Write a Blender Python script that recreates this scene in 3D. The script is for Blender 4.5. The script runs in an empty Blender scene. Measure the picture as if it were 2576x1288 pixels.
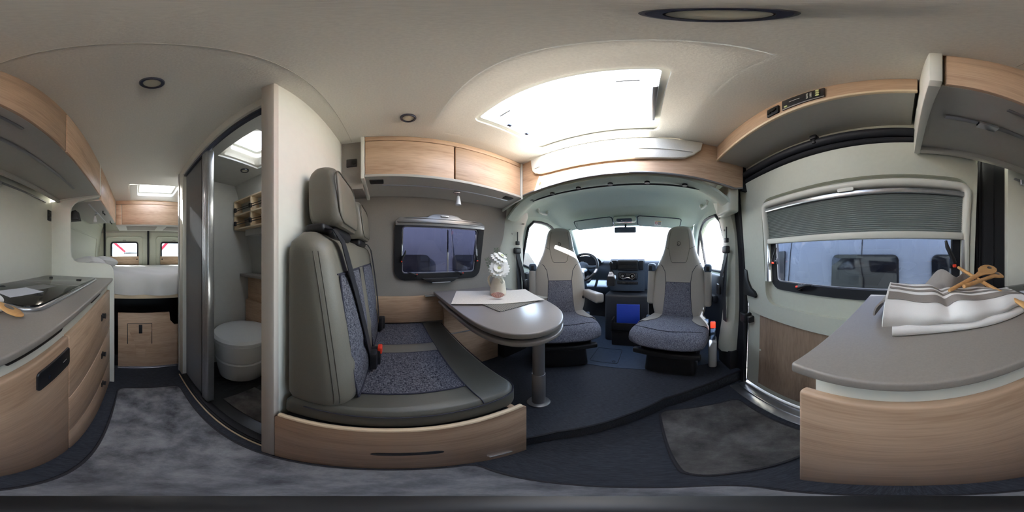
# Camper van interior seen through a 360 degree (equirectangular) camera.
import bpy, bmesh, math, random
import numpy as np
from mathutils import Vector, Matrix
R = math.radians
SC = bpy.context.scene
COL = SC.collection
CZ = 1.15          # camera height above the aisle floor; numbers below are relative to the camera (x right, y forward, z up)

# ------------------------------------------------------------------ camera
cam_d = bpy.data.cameras.new('camera')
cam = bpy.data.objects.new('camera', cam_d); COL.objects.link(cam)
cam.location = (0, 0, CZ)
cam.rotation_euler = (R(90), 0, R(47.5))
cam_d.type = 'PANO'
for holder in (cam_d, getattr(cam_d, 'cycles', None)):
    try:
        holder.panorama_type = 'EQUIRECTANGULAR'
    except Exception:
        pass
cam_d.clip_start = 0.005
SC.camera = cam

# ------------------------------------------------------------------ sky, sun, exposure
SUN_DIR = Vector((-.37, 1.35, -1.0)).normalized()      # direction the sunlight travels
world = bpy.data.worlds.new('world'); SC.world = world
world.use_nodes = True
wn = world.node_tree.nodes; wl = world.node_tree.links
sky = wn.new('ShaderNodeTexSky')
sky.sky_type = 'NISHITA'
sky.sun_disc = False
sky.sun_elevation = math.asin(-SUN_DIR.z)
sky.sun_rotation = math.atan2(-SUN_DIR.x, -SUN_DIR.y)
sky.air_density = 1.0; sky.dust_density = 4.0; sky.ozone_density = 1.0
bg = wn['Background']
hz = wn.new('ShaderNodeMixRGB'); hz.blend_type = 'MIX'; hz.inputs[0].default_value = .45
hz.inputs[2].default_value = (3.2, 3.3, 3.5, 1)         # thin bright overcast mixed over the blue
wl.new(sky.outputs[0], hz.inputs[1]); wl.new(hz.outputs[0], bg.inputs[0])
bg.inputs[1].default_value = .5
sun_d = bpy.data.lights.new('sun', 'SUN'); sun_d.energy = 14.0; sun_d.angle = R(.6); sun_d.color = (1, .96, .9)
sun = bpy.data.objects.new('sun', sun_d); COL.objects.link(sun)
sun.rotation_euler = SUN_DIR.to_track_quat('-Z', 'Y').to_euler()
sun.location = (2, -6, 6)
vs = SC.view_settings
vs.view_transform = 'Standard'; vs.look = 'None'; vs.gamma = 1.0; vs.use_curve_mapping = False
vs.exposure = 3.1
try:
    SC.cycles.max_bounces = 10; SC.cycles.diffuse_bounces = 6; SC.cycles.glossy_bounces = 4
    SC.cycles.transparent_max_bounces = 16; SC.cycles.caustics_reflective = False; SC.cycles.caustics_refractive = False
    SC.cycles.sample_clamp_indirect = 6.0
except Exception:
    pass

# ------------------------------------------------------------------ materials
def srgb(*c):
    c = [x / 255 for x in c]
    return tuple((x / 12.92 if x <= .04045 else ((x + .055) / 1.055) ** 2.4) for x in c) + (1,)

def base(name, rough=.5, metal=0, spec=None):
    m = bpy.data.materials.new(name); m.use_nodes = True
    p = m.node_tree.nodes['Principled BSDF']
    p.inputs['Roughness'].default_value = rough
    p.inputs['Metallic'].default_value = metal
    if spec is not None: p.inputs['Specular IOR Level'].default_value = spec
    return m, m.node_tree.nodes, m.node_tree.links, p

def coords(n, l, scale, rnd=False, rot=(0, 0, 0)):
    tc = n.new('ShaderNodeTexCoord'); mp = n.new('ShaderNodeMapping')
    mp.inputs['Scale'].default_value = scale; mp.inputs['Rotation'].default_value = rot
    l.new(tc.outputs['Object'], mp.inputs[0])
    if rnd:
        oi = n.new('ShaderNodeObjectInfo'); ml = n.new('ShaderNodeMath'); ml.operation = 'MULTIPLY'; ml.inputs[1].default_value = 40
        l.new(oi.outputs['Random'], ml.inputs[0]); l.new(ml.outputs[0], mp.inputs['Location'])
    return mp

def ramp(n, stops):
    r = n.new('ShaderNodeValToRGB'); e = r.color_ramp.elements
    e[0].position, e[0].color = stops[0]; e[1].position, e[1].color = stops[-1]
    for s in stops[1:-1]:
        k = e.new(s[0]); k.color = s[1]
    return r

def bump(n, l, p, src, strength, dist=.002):
    b = n.new('ShaderNodeBump'); b.inputs['Strength'].default_value = strength; b.inputs['Distance'].default_value = dist
    l.new(src, b.inputs['Height']); l.new(b.outputs[0], p.inputs['Normal'])

def plain(name, c, rough=.5, metal=0, nscale=0, var=.06, bstr=0, spec=None):
    m, n, l, p = base(name, rough, metal, spec)
    p.inputs['Base Color'].default_value = c
    if nscale:
        mp = coords(n, l, (1, 1, 1)); t = n.new('ShaderNodeTexNoise')
        t.inputs['Scale'].default_value = nscale; t.inputs['Detail'].default_value = 4
        l.new(mp.outputs[0], t.inputs[0])
        a = tuple(x * (1 - var) for x in c[:3]) + (1,); b = tuple(min(1, x * (1 + var)) for x in c[:3]) + (1,)
        r = ramp(n, [(.3, a), (.7, b)]); l.new(t.outputs[0], r.inputs[0]); l.new(r.outputs[0], p.inputs['Base Color'])
        if bstr: bump(n, l, p, t.outputs[0], bstr)
    return m

def wood(name, grain, dark=(166, 135, 108), light=(208, 178, 150), rough=.42):
    m, n, l, p = base(name, rough)
    sc = {'x': (.9, 9, 9), 'y': (9, .9, 9), 'z': (9, 9, .9)}[grain]
    mp = coords(n, l, sc, True)
    t1 = n.new('ShaderNodeTexNoise'); t1.inputs['Scale'].default_value = 1.6; t1.inputs['Detail'].default_value = 6; t1.inputs['Distortion'].default_value = .6
    t2 = n.new('ShaderNodeTexNoise'); t2.inputs['Scale'].default_value = 14; t2.inputs['Detail'].default_value = 3
    l.new(mp.outputs[0], t1.inputs[0]); l.new(mp.outputs[0], t2.inputs[0])
    mx = n.new('ShaderNodeMixRGB'); mx.inputs[0].default_value = .42
    l.new(t1.outputs[0], mx.inputs[1]); l.new(t2.outputs[0], mx.inputs[2])
    r = ramp(n, [(.32, srgb(*dark)), (.5, srgb(*[(a + b) / 2 + 6 for a, b in zip(dark, light)])), (.66, srgb(*light))])
    l.new(mx.outputs[0], r.inputs[0]); l.new(r.outputs[0], p.inputs['Base Color'])
    bump(n, l, p, mx.outputs[0], .08, .001)
    return m

def fabric(name, c0, c1, s=260, cm=None):
    m, n, l, p = base(name, .95, spec=.15)
    ts = []
    for sc in ((1, .28, .28), (.28, 1, 1)):
        mp = coords(n, l, sc); t = n.new('ShaderNodeTexNoise'); t.inputs['Scale'].default_value = s; t.inputs['Detail'].default_value = 2
        l.new(mp.outputs[0], t.inputs[0]); ts.append(t)
    mx = n.new('ShaderNodeMixRGB'); mx.inputs[0].default_value = .5
    l.new(ts[0].outputs[0], mx.inputs[1]); l.new(ts[1].outputs[0], mx.inputs[2])
    r = ramp(n, [(.38, c0), (.5, cm or tuple((a + b) / 2 for a, b in zip(c0, c1))), (.6, c1)])
    l.new(mx.outputs[0], r.inputs[0]); l.new(r.outputs[0], p.inputs['Base Color'])
    bump(n, l, p, mx.outputs[0], .5, .002)
    return m

def mottled(name, stops, scale, stretch=(1, 1, 1), rough=.95, bs=.4):
    m, n, l, p = base(name, rough, spec=.1)
    mp = coords(n, l, stretch)
    t = n.new('ShaderNodeTexNoise'); t.inputs['Scale'].default_value = scale; t.inputs['Detail'].default_value = 9; t.inputs['Roughness'].default_value = .68
    l.new(mp.outputs[0], t.inputs[0])
    r = ramp(n, stops); l.new(t.outputs[0], r.inputs[0]); l.new(r.outputs[0], p.inputs['Base Color'])
    f = n.new('ShaderNodeTexNoise'); f.inputs['Scale'].default_value = 220; l.new(mp.outputs[0], f.inputs[0])
    bump(n, l, p, f.outputs[0], bs, .003)
    return m

def glass(name, tint, gloss=1.0, ior=1.45):
    m = bpy.data.materials.new(name); m.use_nodes = True
    n = m.node_tree.nodes; l = m.node_tree.links
    n.remove(n['Principled BSDF'])
    tr = n.new('ShaderNodeBsdfTransparent'); tr.inputs[0].default_value = tuple(tint) + (1,)
    gl = n.new('ShaderNodeBsdfGlossy'); gl.inputs['Roughness'].default_value = .02; gl.inputs[0].default_value = (gloss, gloss, gloss, 1)
    lw = n.new('ShaderNodeLayerWeight'); pw = n.new('ShaderNodeMath'); pw.operation = 'POWER'; pw.inputs[1].default_value = 5
    l.new(lw.outputs['Facing'], pw.inputs[0])
    fr = n.new('ShaderNodeMath'); fr.operation = 'MULTIPLY_ADD'; fr.inputs[1].default_value = .9; fr.inputs[2].default_value = .04
    l.new(pw.outputs[0], fr.inputs[0])
    mx = n.new('ShaderNodeMixShader')
    l.new(fr.outputs[0], mx.inputs[0]); l.new(tr.outputs[0], mx.inputs[1]); l.new(gl.outputs[0], mx.inputs[2])
    l.new(mx.outputs[0], n['Material Output'].inputs[0])
    return m

def stripes(name, c0, c1, axis, period, width, rough=.9):
    m, n, l, p = base(name, rough, spec=.15)
    tc = n.new('ShaderNodeTexCoord'); sp = n.new('ShaderNodeSeparateXYZ'); l.new(tc.outputs['Object'], sp.inputs[0])
    a = n.new('ShaderNodeMath'); a.operation = 'MULTIPLY'; a.inputs[1].default_value = 1 / period; l.new(sp.outputs['XYZ'.index(axis.upper())], a.inputs[0])
    b = n.new('ShaderNodeMath'); b.operation = 'FRACT'; l.new(a.outputs[0], b.inputs[0])
    r = ramp(n, [(0, c0), (width, c1)]); r.color_ramp.interpolation = 'CONSTANT'
    l.new(b.outputs[0], r.inputs[0]); l.new(r.outputs[0], p.inputs['Base Color'])
    return m

M = {}
M['wood_y'] = wood('light_oak_lengthwise', 'y')
M['wood_x'] = wood('light_oak_crosswise', 'x')
M['wood_z'] = wood('grey_oak_upright', 'z', (128, 106, 88), (170, 146, 124))
M['edge'] = plain('pale_edge_band', srgb(222, 200, 168), .5)
M['edgeg'] = plain('grey_edge_band', srgb(196, 188, 178), .5)
M['spoon'] = wood('beech', 'y', (188, 136, 80), (222, 172, 112), .55)
M['taupe'] = plain('taupe_leatherette', srgb(112, 108, 97), .45, nscale=240, var=.04, bstr=.12)
M['taupe_d'] = plain('dark_taupe_leatherette', srgb(86, 84, 76), .45, nscale=240, var=.04, bstr=.12)
M['seat_l'] = plain('grey_leatherette', srgb(150, 146, 140), .42, nscale=240, var=.03, bstr=.1)
M['fab'] = fabric('woven_blue_grey', srgb(30, 32, 44), srgb(118, 118, 126), 420)
M['fab2'] = fabric('woven_light_grey', srgb(56, 59, 73), srgb(128, 130, 140), 420)
M['pipe'] = plain('navy_piping', srgb(44, 44, 58), .7)
M['ceil'] = plain('ceiling_fleece', srgb(222, 220, 212), .92, nscale=160, var=.05, bstr=.25, spec=.1)
M['wallgrey'] = plain('grey_wall_fleece', srgb(146, 140, 134), .92, nscale=180, var=.04, bstr=.2, spec=.1)
M['white'] = plain('white_laminate', srgb(216, 216, 206), .45, nscale=30, var=.015)
M['whitebath'] = plain('bath_panel', srgb(186, 187, 184), .5, nscale=20, var=.02)
M['cream'] = plain('cream_door_lining', srgb(196, 198, 184), .5, nscale=60, var=.02, bstr=.03)
M['under'] = plain('grey_underside', srgb(178, 175, 167), .6, nscale=60, var=.02)
M['worktop'] = plain('grey_worktop', srgb(146, 139, 132), .38, nscale=300, var=.05, bstr=.04)
M['tabletop'] = plain('grey_table_laminate', srgb(138, 132, 128), .3, nscale=300, var=.03)
M['tabledge'] = plain('table_edge', srgb(96, 88, 84), .4)
M['black'] = plain('black_plastic', srgb(26, 26, 29), .45, nscale=90, var=.1)
M['blackf'] = plain('black_felt', srgb(24, 25, 30), .85, nscale=200, var=.15, bstr=.2)
M['rubber'] = plain('black_rubber', srgb(20, 22, 30), .6)
M['bglass'] = plain('black_glass', srgb(18, 19, 20), .10, spec=.45)
M['alu'] = plain('brushed_aluminium', srgb(196, 198, 202), .28, .9, nscale=60, var=.05)
M['chrome'] = plain('chrome', srgb(220, 220, 225), .1, 1)
M['satin'] = plain('satin_grey_metal', srgb(150, 150, 152), .35, .7)
M['red'] = plain('red_plastic', srgb(226, 60, 34), .4)
M['belt'] = plain('belt_webbing', srgb(28, 29, 34), .6, nscale=400, var=.2, bstr=.2)
M['floor'] = mottled('dark_woven_vinyl', [(.3, srgb(46, 49, 55)), (.5, srgb(64, 67, 75)), (.7, srgb(86, 90, 98))], 40, (1, 14, 1), .5, .25)
M['rug'] = mottled('mottled_grey_carpet', [(.3, srgb(66, 67, 72)), (.45, srgb(118, 119, 124)), (.58, srgb(150, 151, 155)), (.75, srgb(176, 177, 180))], 7)
M['rugdark'] = mottled('mottled_dark_carpet', [(.3, srgb(62, 61, 62)), (.5, srgb(102, 100, 99)), (.72, srgb(140, 138, 136))], 5.5)
M['rugedge'] = plain('carpet_binding', srgb(58, 57, 62), .9, nscale=300, var=.2)
M['cabfloor'] = plain('cab_rubber_floor', srgb(56, 70, 92), .45, nscale=40, var=.12, bstr=.1)
M['sheet'] = plain('white_bed_sheet', srgb(208, 206, 204), .9, nscale=9, var=.02, bstr=.35, spec=.1)
M['porc'] = plain('white_toilet_plastic', srgb(222, 224, 226), .25)
M['tray'] = plain('dark_shower_tray', srgb(40, 40, 42), .3, nscale=40, var=.1)
M['headliner'] = plain('cab_headliner', srgb(196, 206, 194), .9, nscale=120, var=.03, bstr=.15, spec=.1)
M['dash'] = plain('dash_plastic', srgb(66, 80, 98), .55, nscale=120, var=.08, bstr=.12)
M['dashd'] = plain('dark_dash_plastic', srgb(30, 34, 42), .5, nscale=120, var=.08, bstr=.1)
M['tambour'] = plain('tambour_grey', srgb(150, 152, 154), .35, .4)
M['clear'] = glass('clear_glass', (.96, .98, .98), .8)
M['dome'] = glass('skylight_acrylic', (.78, .80, .83), .6)
M['tintr'] = glass('tinted_acrylic', (.34, .37, .42), .8)
M['tintb'] = glass('rear_door_glass', (.46, .49, .50), .7)
M['tintl'] = glass('dark_tinted_acrylic', (.24, .25, .31), .9)
M['blind'] = plain('pleated_blind', srgb(176, 184, 180), .85)
_n = M['blind'].node_tree.nodes; _l = M['blind'].node_tree.links      # cloth lets daylight glow through
_t = _n.new('ShaderNodeBsdfTranslucent'); _t.inputs[0].default_value = srgb(170, 182, 180)
_m = _n.new('ShaderNodeMixShader'); _m.inputs[0].default_value = .16
_l.new(_n['Principled BSDF'].outputs[0], _m.inputs[1]); _l.new(_t.outputs[0], _m.inputs[2]); _l.new(_m.outputs[0], _n['Material Output'].inputs[0])
M['linen'] = fabric('beige_linen', srgb(206, 197, 184), srgb(230, 222, 211), 700)
M['mat'] = stripes('ribbed_place_mat', srgb(58, 60, 70), srgb(156, 150, 132), 'y', .0095, .5)
M['stone'] = plain('stoneware', srgb(212, 200, 178), .55, nscale=30, var=.06, bstr=.1)
M['amber'] = plain('amber_print', srgb(220, 170, 40), .6)
M['print'] = plain('dark_print', srgb(70, 66, 62), .7)
M['petal'] = plain('white_petal', srgb(244, 244, 238), .6, spec=.2)
M['core'] = plain('flower_core', srgb(206, 212, 150), .7, nscale=200, var=.2, bstr=.4)
M['leaf'] = plain('fern_green', srgb(52, 88, 44), .6, nscale=40, var=.25)
M['shell'] = plain('scallop', srgb(172, 122, 106), .5, nscale=60, var=.12, bstr=.1)
M['shellr'] = plain('scallop_rib', srgb(206, 172, 156), .5)
M['towelw'] = plain('white_towel', srgb(242, 241, 239), .95, nscale=1100, var=.02, bstr=.12, spec=.1)
M['towelg'] = plain('grey_towel', srgb(150, 143, 138), .95, nscale=1100, var=.10, bstr=.12, spec=.1)
M['paper'] = stripes('printed_paper', srgb(200, 202, 208), srgb(226, 228, 234), 'y', .006, .35)
M['paperg'] = stripes('grey_printed_paper', srgb(118, 118, 116), srgb(140, 140, 136), 'y', .006, .35)
M['lamp'] = plain('lamp_diffuser', srgb(210, 206, 186), .4)
M['ring'] = plain('lamp_ring', srgb(92, 96, 112), .25, .8)
M['blue'] = plain('blue_folder', srgb(36, 66, 176), .5)
M['label'] = plain('white_label', srgb(232, 232, 226), .6)
M['van_s'] = plain('silver_blue_paint', srgb(126, 131, 142), .3, nscale=3, var=.04)
M['van_d'] = plain('dark_van_paint', srgb(74, 76, 84), .3, nscale=3, var=.04)
M['van_w'] = plain('white_van_paint', srgb(236, 240, 240), .35, nscale=3, var=.02)
M['vglass'] = plain('dark_van_window', srgb(22, 22, 26), .08, spec=.6)
M['carred'] = plain('red_car_paint', srgb(190, 40, 44), .3)
M['stripe'] = plain('red_stripe_film', srgb(206, 30, 62), .4)
M['tar'] = plain('asphalt', srgb(150, 148, 144), .9, nscale=25, var=.12, bstr=.3)
M['trunk'] = plain('bark', srgb(80, 66, 52), .9, nscale=30, var=.3, bstr=.5)

# ------------------------------------------------------------------ mesh helpers
def srange(n): return range(int(n))

class MB:
    def __init__(s): s.v = []; s.f = []
    def add(s, v, f):
        o = len(s.v); s.v += [tuple(p) for p in v]; s.f += [[i + o for i in q] for q in f]; return s
    def bm(s, b):
        b.verts.ensure_lookup_table(); b.verts.index_update()
        s.add([v.co[:] for v in b.verts], [[v.index for v in f.verts] for f in b.faces]); b.free(); return s
    def box(s, x0, x1, y0, y1, z0, z1, bev=0, seg=2, sub=0, fn=None):
        b = bmesh.new(); bmesh.ops.create_cube(b, size=1)
        for v in b.verts:
            v.co = ((x0 + x1) / 2 + v.co.x * (x1 - x0), (y0 + y1) / 2 + v.co.y * (y1 - y0), (z0 + z1) / 2 + v.co.z * (z1 - z0))
        if bev: bmesh.ops.bevel(b, geom=b.edges[:], offset=bev, segments=seg, profile=.5, affect='EDGES')
        if sub: bmesh.ops.subdivide_edges(b, edges=b.edges[:], cuts=sub, use_grid_fill=True)
        if fn:
            for v in b.verts: v.co = fn(v.co)
        return s.bm(b)
    def cyl(s, p0, p1, r0, r1=None, n=20, cap=True):
        r1 = r0 if r1 is None else r1
        p0, p1 = Vector(p0), Vector(p1); d = (p1 - p0).normalized()
        a = d.orthogonal().normalized(); c = d.cross(a)
        vs_ = []
        for p, r in ((p0, r0), (p1, r1)):
            for i in range(n):
                t = 2 * math.pi * i / n; vs_.append(p + a * r * math.cos(t) + c * r * math.sin(t))
        fs = [[i, (i + 1) % n, n + (i + 1) % n, n + i] for i in range(n)]
        if cap: fs += [list(range(n - 1, -1, -1)), list(range(n, 2 * n))]
        return s.add(vs_, fs)
    def tube(s, pts, r, n=8, closed=False):
        pts = [Vector(p) for p in pts]; m = len(pts); rings = []
        prev = None
        for i, p in enumerate(pts):
            a = pts[(i - 1) % m] if (closed or i > 0) else p; b = pts[(i + 1) % m] if (closed or i < m - 1) else p
            d = (b - a).normalized()
            u = d.orthogonal().normalized() if prev is None else (prev - d * prev.dot(d)).normalized()
            prev = u; w = d.cross(u)
            rr = r[i] if isinstance(r, (list, tuple)) else r
            rings.append([p + u * rr * math.cos(2 * math.pi * k / n) + w * rr * math.sin(2 * math.pi * k / n) for k in range(n)])
        return s.rings(rings, closed, not closed)
    def rings(s, rings, closed=False, cap=False, wrap=True):
        n = len(rings[0]); vs_ = [p for r in rings for p in r]; fs = []
        for i in range(len(rings) - (0 if closed else 1)):
            j = (i + 1) % len(rings)
            for k in range(n if wrap else n - 1):
                k2 = (k + 1) % n
                fs.append([i * n + k, i * n + k2, j * n + k2, j * n + k])
        if cap:
            fs += [list(range(n - 1, -1, -1)), [(len(rings) - 1) * n + k for k in range(n)]]
        return s.add(vs_, fs)
    def prism(s, poly, axis, a0, a1, bev=0, seg=2):
        """poly: 2D points; axis 'x' (poly is y,z), 'y' (poly is x,z) or 'z' (poly is x,y)"""
        def P(u, w, t): return {'x': (t, u, w), 'y': (u, t, w), 'z': (u, w, t)}[axis]
        b = bmesh.new()
        lo = [b.verts.new(P(u, w, a0)) for u, w in poly]; hi = [b.verts.new(P(u, w, a1)) for u, w in poly]
        n = len(poly)
        b.faces.new(lo[::-1]); b.faces.new(hi)
        for i in range(n): b.faces.new((lo[i], lo[(i + 1) % n], hi[(i + 1) % n], hi[i]))
        bmesh.ops.recalc_face_normals(b, faces=b.faces[:])
        if bev:
            ed = [e for e in b.edges if (e.verts[0] in lo) == (e.verts[1] in lo)]
            bmesh.ops.bevel(b, geom=ed, offset=bev, segments=seg, profile=.5, affect='EDGES')
        return s.bm(b)
    def grid(s, fn, nu, nv):
        vs_ = [fn(i / nu, j / nv) for j in range(nv + 1) for i in range(nu + 1)]
        fs = [[j * (nu + 1) + i, j * (nu + 1) + i + 1, (j + 1) * (nu + 1) + i + 1, (j + 1) * (nu + 1) + i] for j in range(nv) for i in range(nu)]
        return s.add(vs_, fs)
    def slab(s, fn, nu, nv, th):
        """a grid sheet fn(u,v) with real thickness th along its normals"""
        P = [[Vector(fn(i / nu, j / nv)) for i in range(nu + 1)] for j in range(nv + 1)]
        Q = []
        for j in range(nv + 1):
            row = []
            for i in range(nu + 1):
                du = P[j][min(i + 1, nu)] - P[j][max(i - 1, 0)]; dv = P[min(j + 1, nv)][i] - P[max(j - 1, 0)][i]
                nn = du.cross(dv); nn = nn.normalized() if nn.length > 1e-12 else Vector((0, 0, 1))
                row.append(P[j][i] + nn * th)
            Q.append(row)
        w = nu + 1; N = w * (nv + 1)
        vs_ = [p for r in P for p in r] + [p for r in Q for p in r]; fs = []
        for j in range(nv):
            for i in range(nu):
                a = j * w + i; fs.append([a, a + w, a + w + 1, a + 1]); fs.append([N + a, N + a + 1, N + a + w + 1, N + a + w])
        for i in range(nu):
            fs.append([i, i + 1, N + i + 1, N + i]); a = nv * w + i; fs.append([a + 1, a, N + a, N + a + 1])
        for j in range(nv):
            a = j * w; fs.append([a + w, a, N + a, N + a + w]); a = j * w + nu; fs.append([a, a + w, N + a + w, N + a])
        return s.add(vs_, fs)
    def lathe(s, prof, c=(0, 0, 0), n=28, cap=True):
        rings = [[(c[0] + r * math.cos(2 * math.pi * k / n), c[1] + r * math.sin(2 * math.pi * k / n), c[2] + z) for k in range(n)] for r, z in prof]
        return s.rings(rings, False, cap)
    def ball(s, c, r, n=14):
        rx, ry, rz = r if isinstance(r, (tuple, list)) else (r, r, r)
        rings = [[(c[0] + rx * math.sin(math.pi * j / n) * math.cos(2 * math.pi * k / (2 * n)), c[1] + ry * math.sin(math.pi * j / n) * math.sin(2 * math.pi * k / (2 * n)), c[2] - rz * math.cos(math.pi * j / n)) for k in range(2 * n)] for j in range(n + 1)]
        rings[0] = [(c[0] + 1e-4 * rx * math.cos(k), c[1] + 1e-4 * ry * math.sin(k), c[2] - rz) for k in range(2 * n)]
        rings[-1] = [(c[0] + 1e-4 * rx * math.cos(k), c[1] + 1e-4 * ry * math.sin(k), c[2] + rz) for k in range(2 * n)]
        return s.rings(rings, False, True)
    def map(s, fn): s.v = [tuple(fn(Vector(p))) for p in s.v]; return s

def rrect(x0, x1, y0, y1, r, n=5):
    if not isinstance(r, (tuple, list)): r = (r,) * 4
    out = []
    for (cx, cy, a0, q) in ((x1 - r[0], y1 - r[0], 0, r[0]), (x0 + r[1], y1 - r[1], 90, r[1]), (x0 + r[2], y0 + r[2], 180, r[2]), (x1 - r[3], y0 + r[3], 270, r[3])):
        for i in range(n + 1):
            a = R(a0 + 90 * i / n); out.append((cx + q * math.cos(a), cy + q * math.sin(a)))
    return out

def expand(poly, d):
    """offset of a convex-ish outline about its own normals"""
    n = len(poly); out = []
    for i in range(n):
        a = Vector(poly[i - 1]); b = Vector(poly[i]); c = Vector(poly[(i + 1) % n])
        e1 = (b - a); e2 = (c - b)
        n1 = Vector((e1.y, -e1.x)); n2 = Vector((e2.y, -e2.x))
        if n1.length > 1e-9: n1.normalize()
        if n2.length > 1e-9: n2.normalize()
        m = n1 + n2
        m = m.normalized() if m.length > 1e-9 else n1
        out.append((b.x + m.x * d, b.y + m.y * d))
    return out

def to_rect(inner, x0, x1, y0, y1):
    """ring on a rectangle's border, one point for each inner point, corners kept"""
    cx = sum(p[0] for p in inner) / len(inner); cy = sum(p[1] for p in inner) / len(inner)
    out = []
    for p in inner:
        dx, dy = p[0] - cx, p[1] - cy; t = 1e9
        if dx > 1e-9: t = min(t, (x1 - cx) / dx)
        if dx < -1e-9: t = min(t, (x0 - cx) / dx)
        if dy > 1e-9: t = min(t, (y1 - cy) / dy)
        if dy < -1e-9: t = min(t, (y0 - cy) / dy)
        out.append([cx + dx * t, cy + dy * t])
    for c in ((x0, y0), (x1, y0), (x0, y1), (x1, y1)):
        k = min(range(len(out)), key=lambda i: (out[i][0] - c[0]) ** 2 + (out[i][1] - c[1]) ** 2)
        out[k] = list(c)
    return [tuple(p) for p in out]

def holed(mb, inner, outer, place, depth, steps=1):
    """a plate between two rings; place(u,w,t) gives 3D, t runs 0..depth through the plate"""
    rs = []
    for k in range(steps + 1):
        f = k / steps
        rs.append([(a[0] + (b[0] - a[0]) * f, a[1] + (b[1] - a[1]) * f) for a, b in zip(inner, outer)])
    loop = [[place(u, w, 0) for u, w in r] for r in rs] + [[place(u, w, depth) for u, w in r] for r in rs[::-1]]
    return mb.rings(loop, closed=True)

def total_loc(p):
    L = Vector((0, 0, 0))
    while p is not None: L += p.location; p = p.parent
    return L

def ob(mb, name, mat, parent=None, local=False, sharp=38, kind=None):
    vs_ = mb.v
    L = Vector((0, 0, 0))
    if not local:
        off = Vector((0, 0, CZ)) - total_loc(parent)
        if parent is None:
            a = np.array(vs_); L = Vector(((a[:, 0].min() + a[:, 0].max()) / 2, (a[:, 1].min() + a[:, 1].max()) / 2, a[:, 2].min())) + Vector((0, 0, CZ))
            off = off - L
        vs_ = [(p[0] + off.x, p[1] + off.y, p[2] + off.z) for p in vs_]
    me = bpy.data.meshes.new(name); me.from_pydata(vs_, [], mb.f)
    b = bmesh.new(); b.from_mesh(me); bmesh.ops.recalc_face_normals(b, faces=b.faces[:]); b.to_mesh(me); b.free()
    me.polygons.foreach_set('use_smooth', [True] * len(me.polygons))
    me.set_sharp_from_angle(angle=R(sharp))
    me.materials.append(M[mat])
    o = bpy.data.objects.new(name, me); COL.objects.link(o)
    o.parent = parent
    if parent is None: o.location = L
    if kind: o['kind'] = kind
    return o

def tag(o, label, cat, group=None):
    o['label'] = label; o['category'] = cat
    if group: o['group'] = group
    return o

def T(name, label, cat, loc=(0, 0, -CZ), rz=0, group=None):
    e = bpy.data.objects.new(name, None); COL.objects.link(e); e.empty_display_size = .05
    e.location = (loc[0], loc[1], loc[2] + CZ); e.rotation_euler = (0, 0, rz)
    return tag(e, label, cat, group)

def S(name):
    """empty that groups the pieces of one part of the setting"""
    e = bpy.data.objects.new(name, None); COL.objects.link(e); e.empty_display_size = .05; e['kind'] = 'structure'
    return e

def st(mb, name, mat, sharp=38): return ob(mb, name, mat, kind='structure', sharp=sharp)

def dup(root, loc, rz, label=None):
    r = root.copy(); COL.objects.link(r); r.location = (loc[0], loc[1], loc[2] + CZ); r.rotation_euler = (0, 0, rz)
    if label: r['label'] = label
    for ch in list(root.children):
        c = ch.copy(); COL.objects.link(c); c.parent = r
        for g in list(ch.children):
            d = g.copy(); COL.objects.link(d); d.parent = c
    return r

def spline(xs, ys):
    """smooth interpolation through points (monotone x)"""
    xs = np.array(xs, float); ys = np.array(ys, float); n = len(xs)
    d = np.diff(ys) / np.diff(xs); m = np.zeros(n); m[0], m[-1] = d[0], d[-1]
    for i in range(1, n - 1): m[i] = 0 if d[i - 1] * d[i] <= 0 else 2 * d[i - 1] * d[i] / (d[i - 1] + d[i])
    def f(x):
        i = int(min(max(np.searchsorted(xs, x) - 1, 0), n - 2)); h = xs[i + 1] - xs[i]; t = min(max((x - xs[i]) / h, 0), 1)
        return float(ys[i] * (1 + 2 * t) * (1 - t) ** 2 + h * m[i] * t * (1 - t) ** 2 + ys[i + 1] * t * t * (3 - 2 * t) + h * m[i + 1] * t * t * (t - 1))
    return f

# ------------------------------------------------------------------ THE SETTING
XC = -.245                                  # centre line of the van
fL = spline([-1.2, -.3, 0, .4, .6, .8], [-1.17, -1.18, -1.15, -1.04, -.99, -.93])
fR = spline([-1.2, -.4, 0, .3, .56, .8], [.68, .70, .69, .66, .61, .55])
YB = .86                                    # overhead bulkhead in front of the living area
PZ = -1.01                                  # raised floor of dinette and cab
YR = -3.05                                  # rear doors

def rect_holes(mb, x0, x1, y0, y1, z0, z1, holes):
    ys = sorted({y0, y1} | {h[2] for h in holes} | {h[3] for h in holes})
    for a, b in zip(ys, ys[1:]):
        xs = [(x0, x1)]
        for h in holes:
            if h[2] < (a + b) / 2 < h[3]:
                nx = []
                for p, q in xs:
                    if h[0] > p: nx.append((p, min(q, h[0])))
                    if h[1] < q: nx.append((max(p, h[1]), q))
                xs = nx
        for p, q in xs: mb.box(p, q, a, b, z0, z1)
    return mb

HF = (-.75, .19, .19, .838); HR = (-.56, .06, -2.10, -1.60); HW = (-.84, -.50, -.90, -.54)
st(rect_holes(MB(), -1.2, .72, YR, YB + .06, .75, .77, [HF, HR, HW]), 'ceiling', 'ceil')
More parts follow.
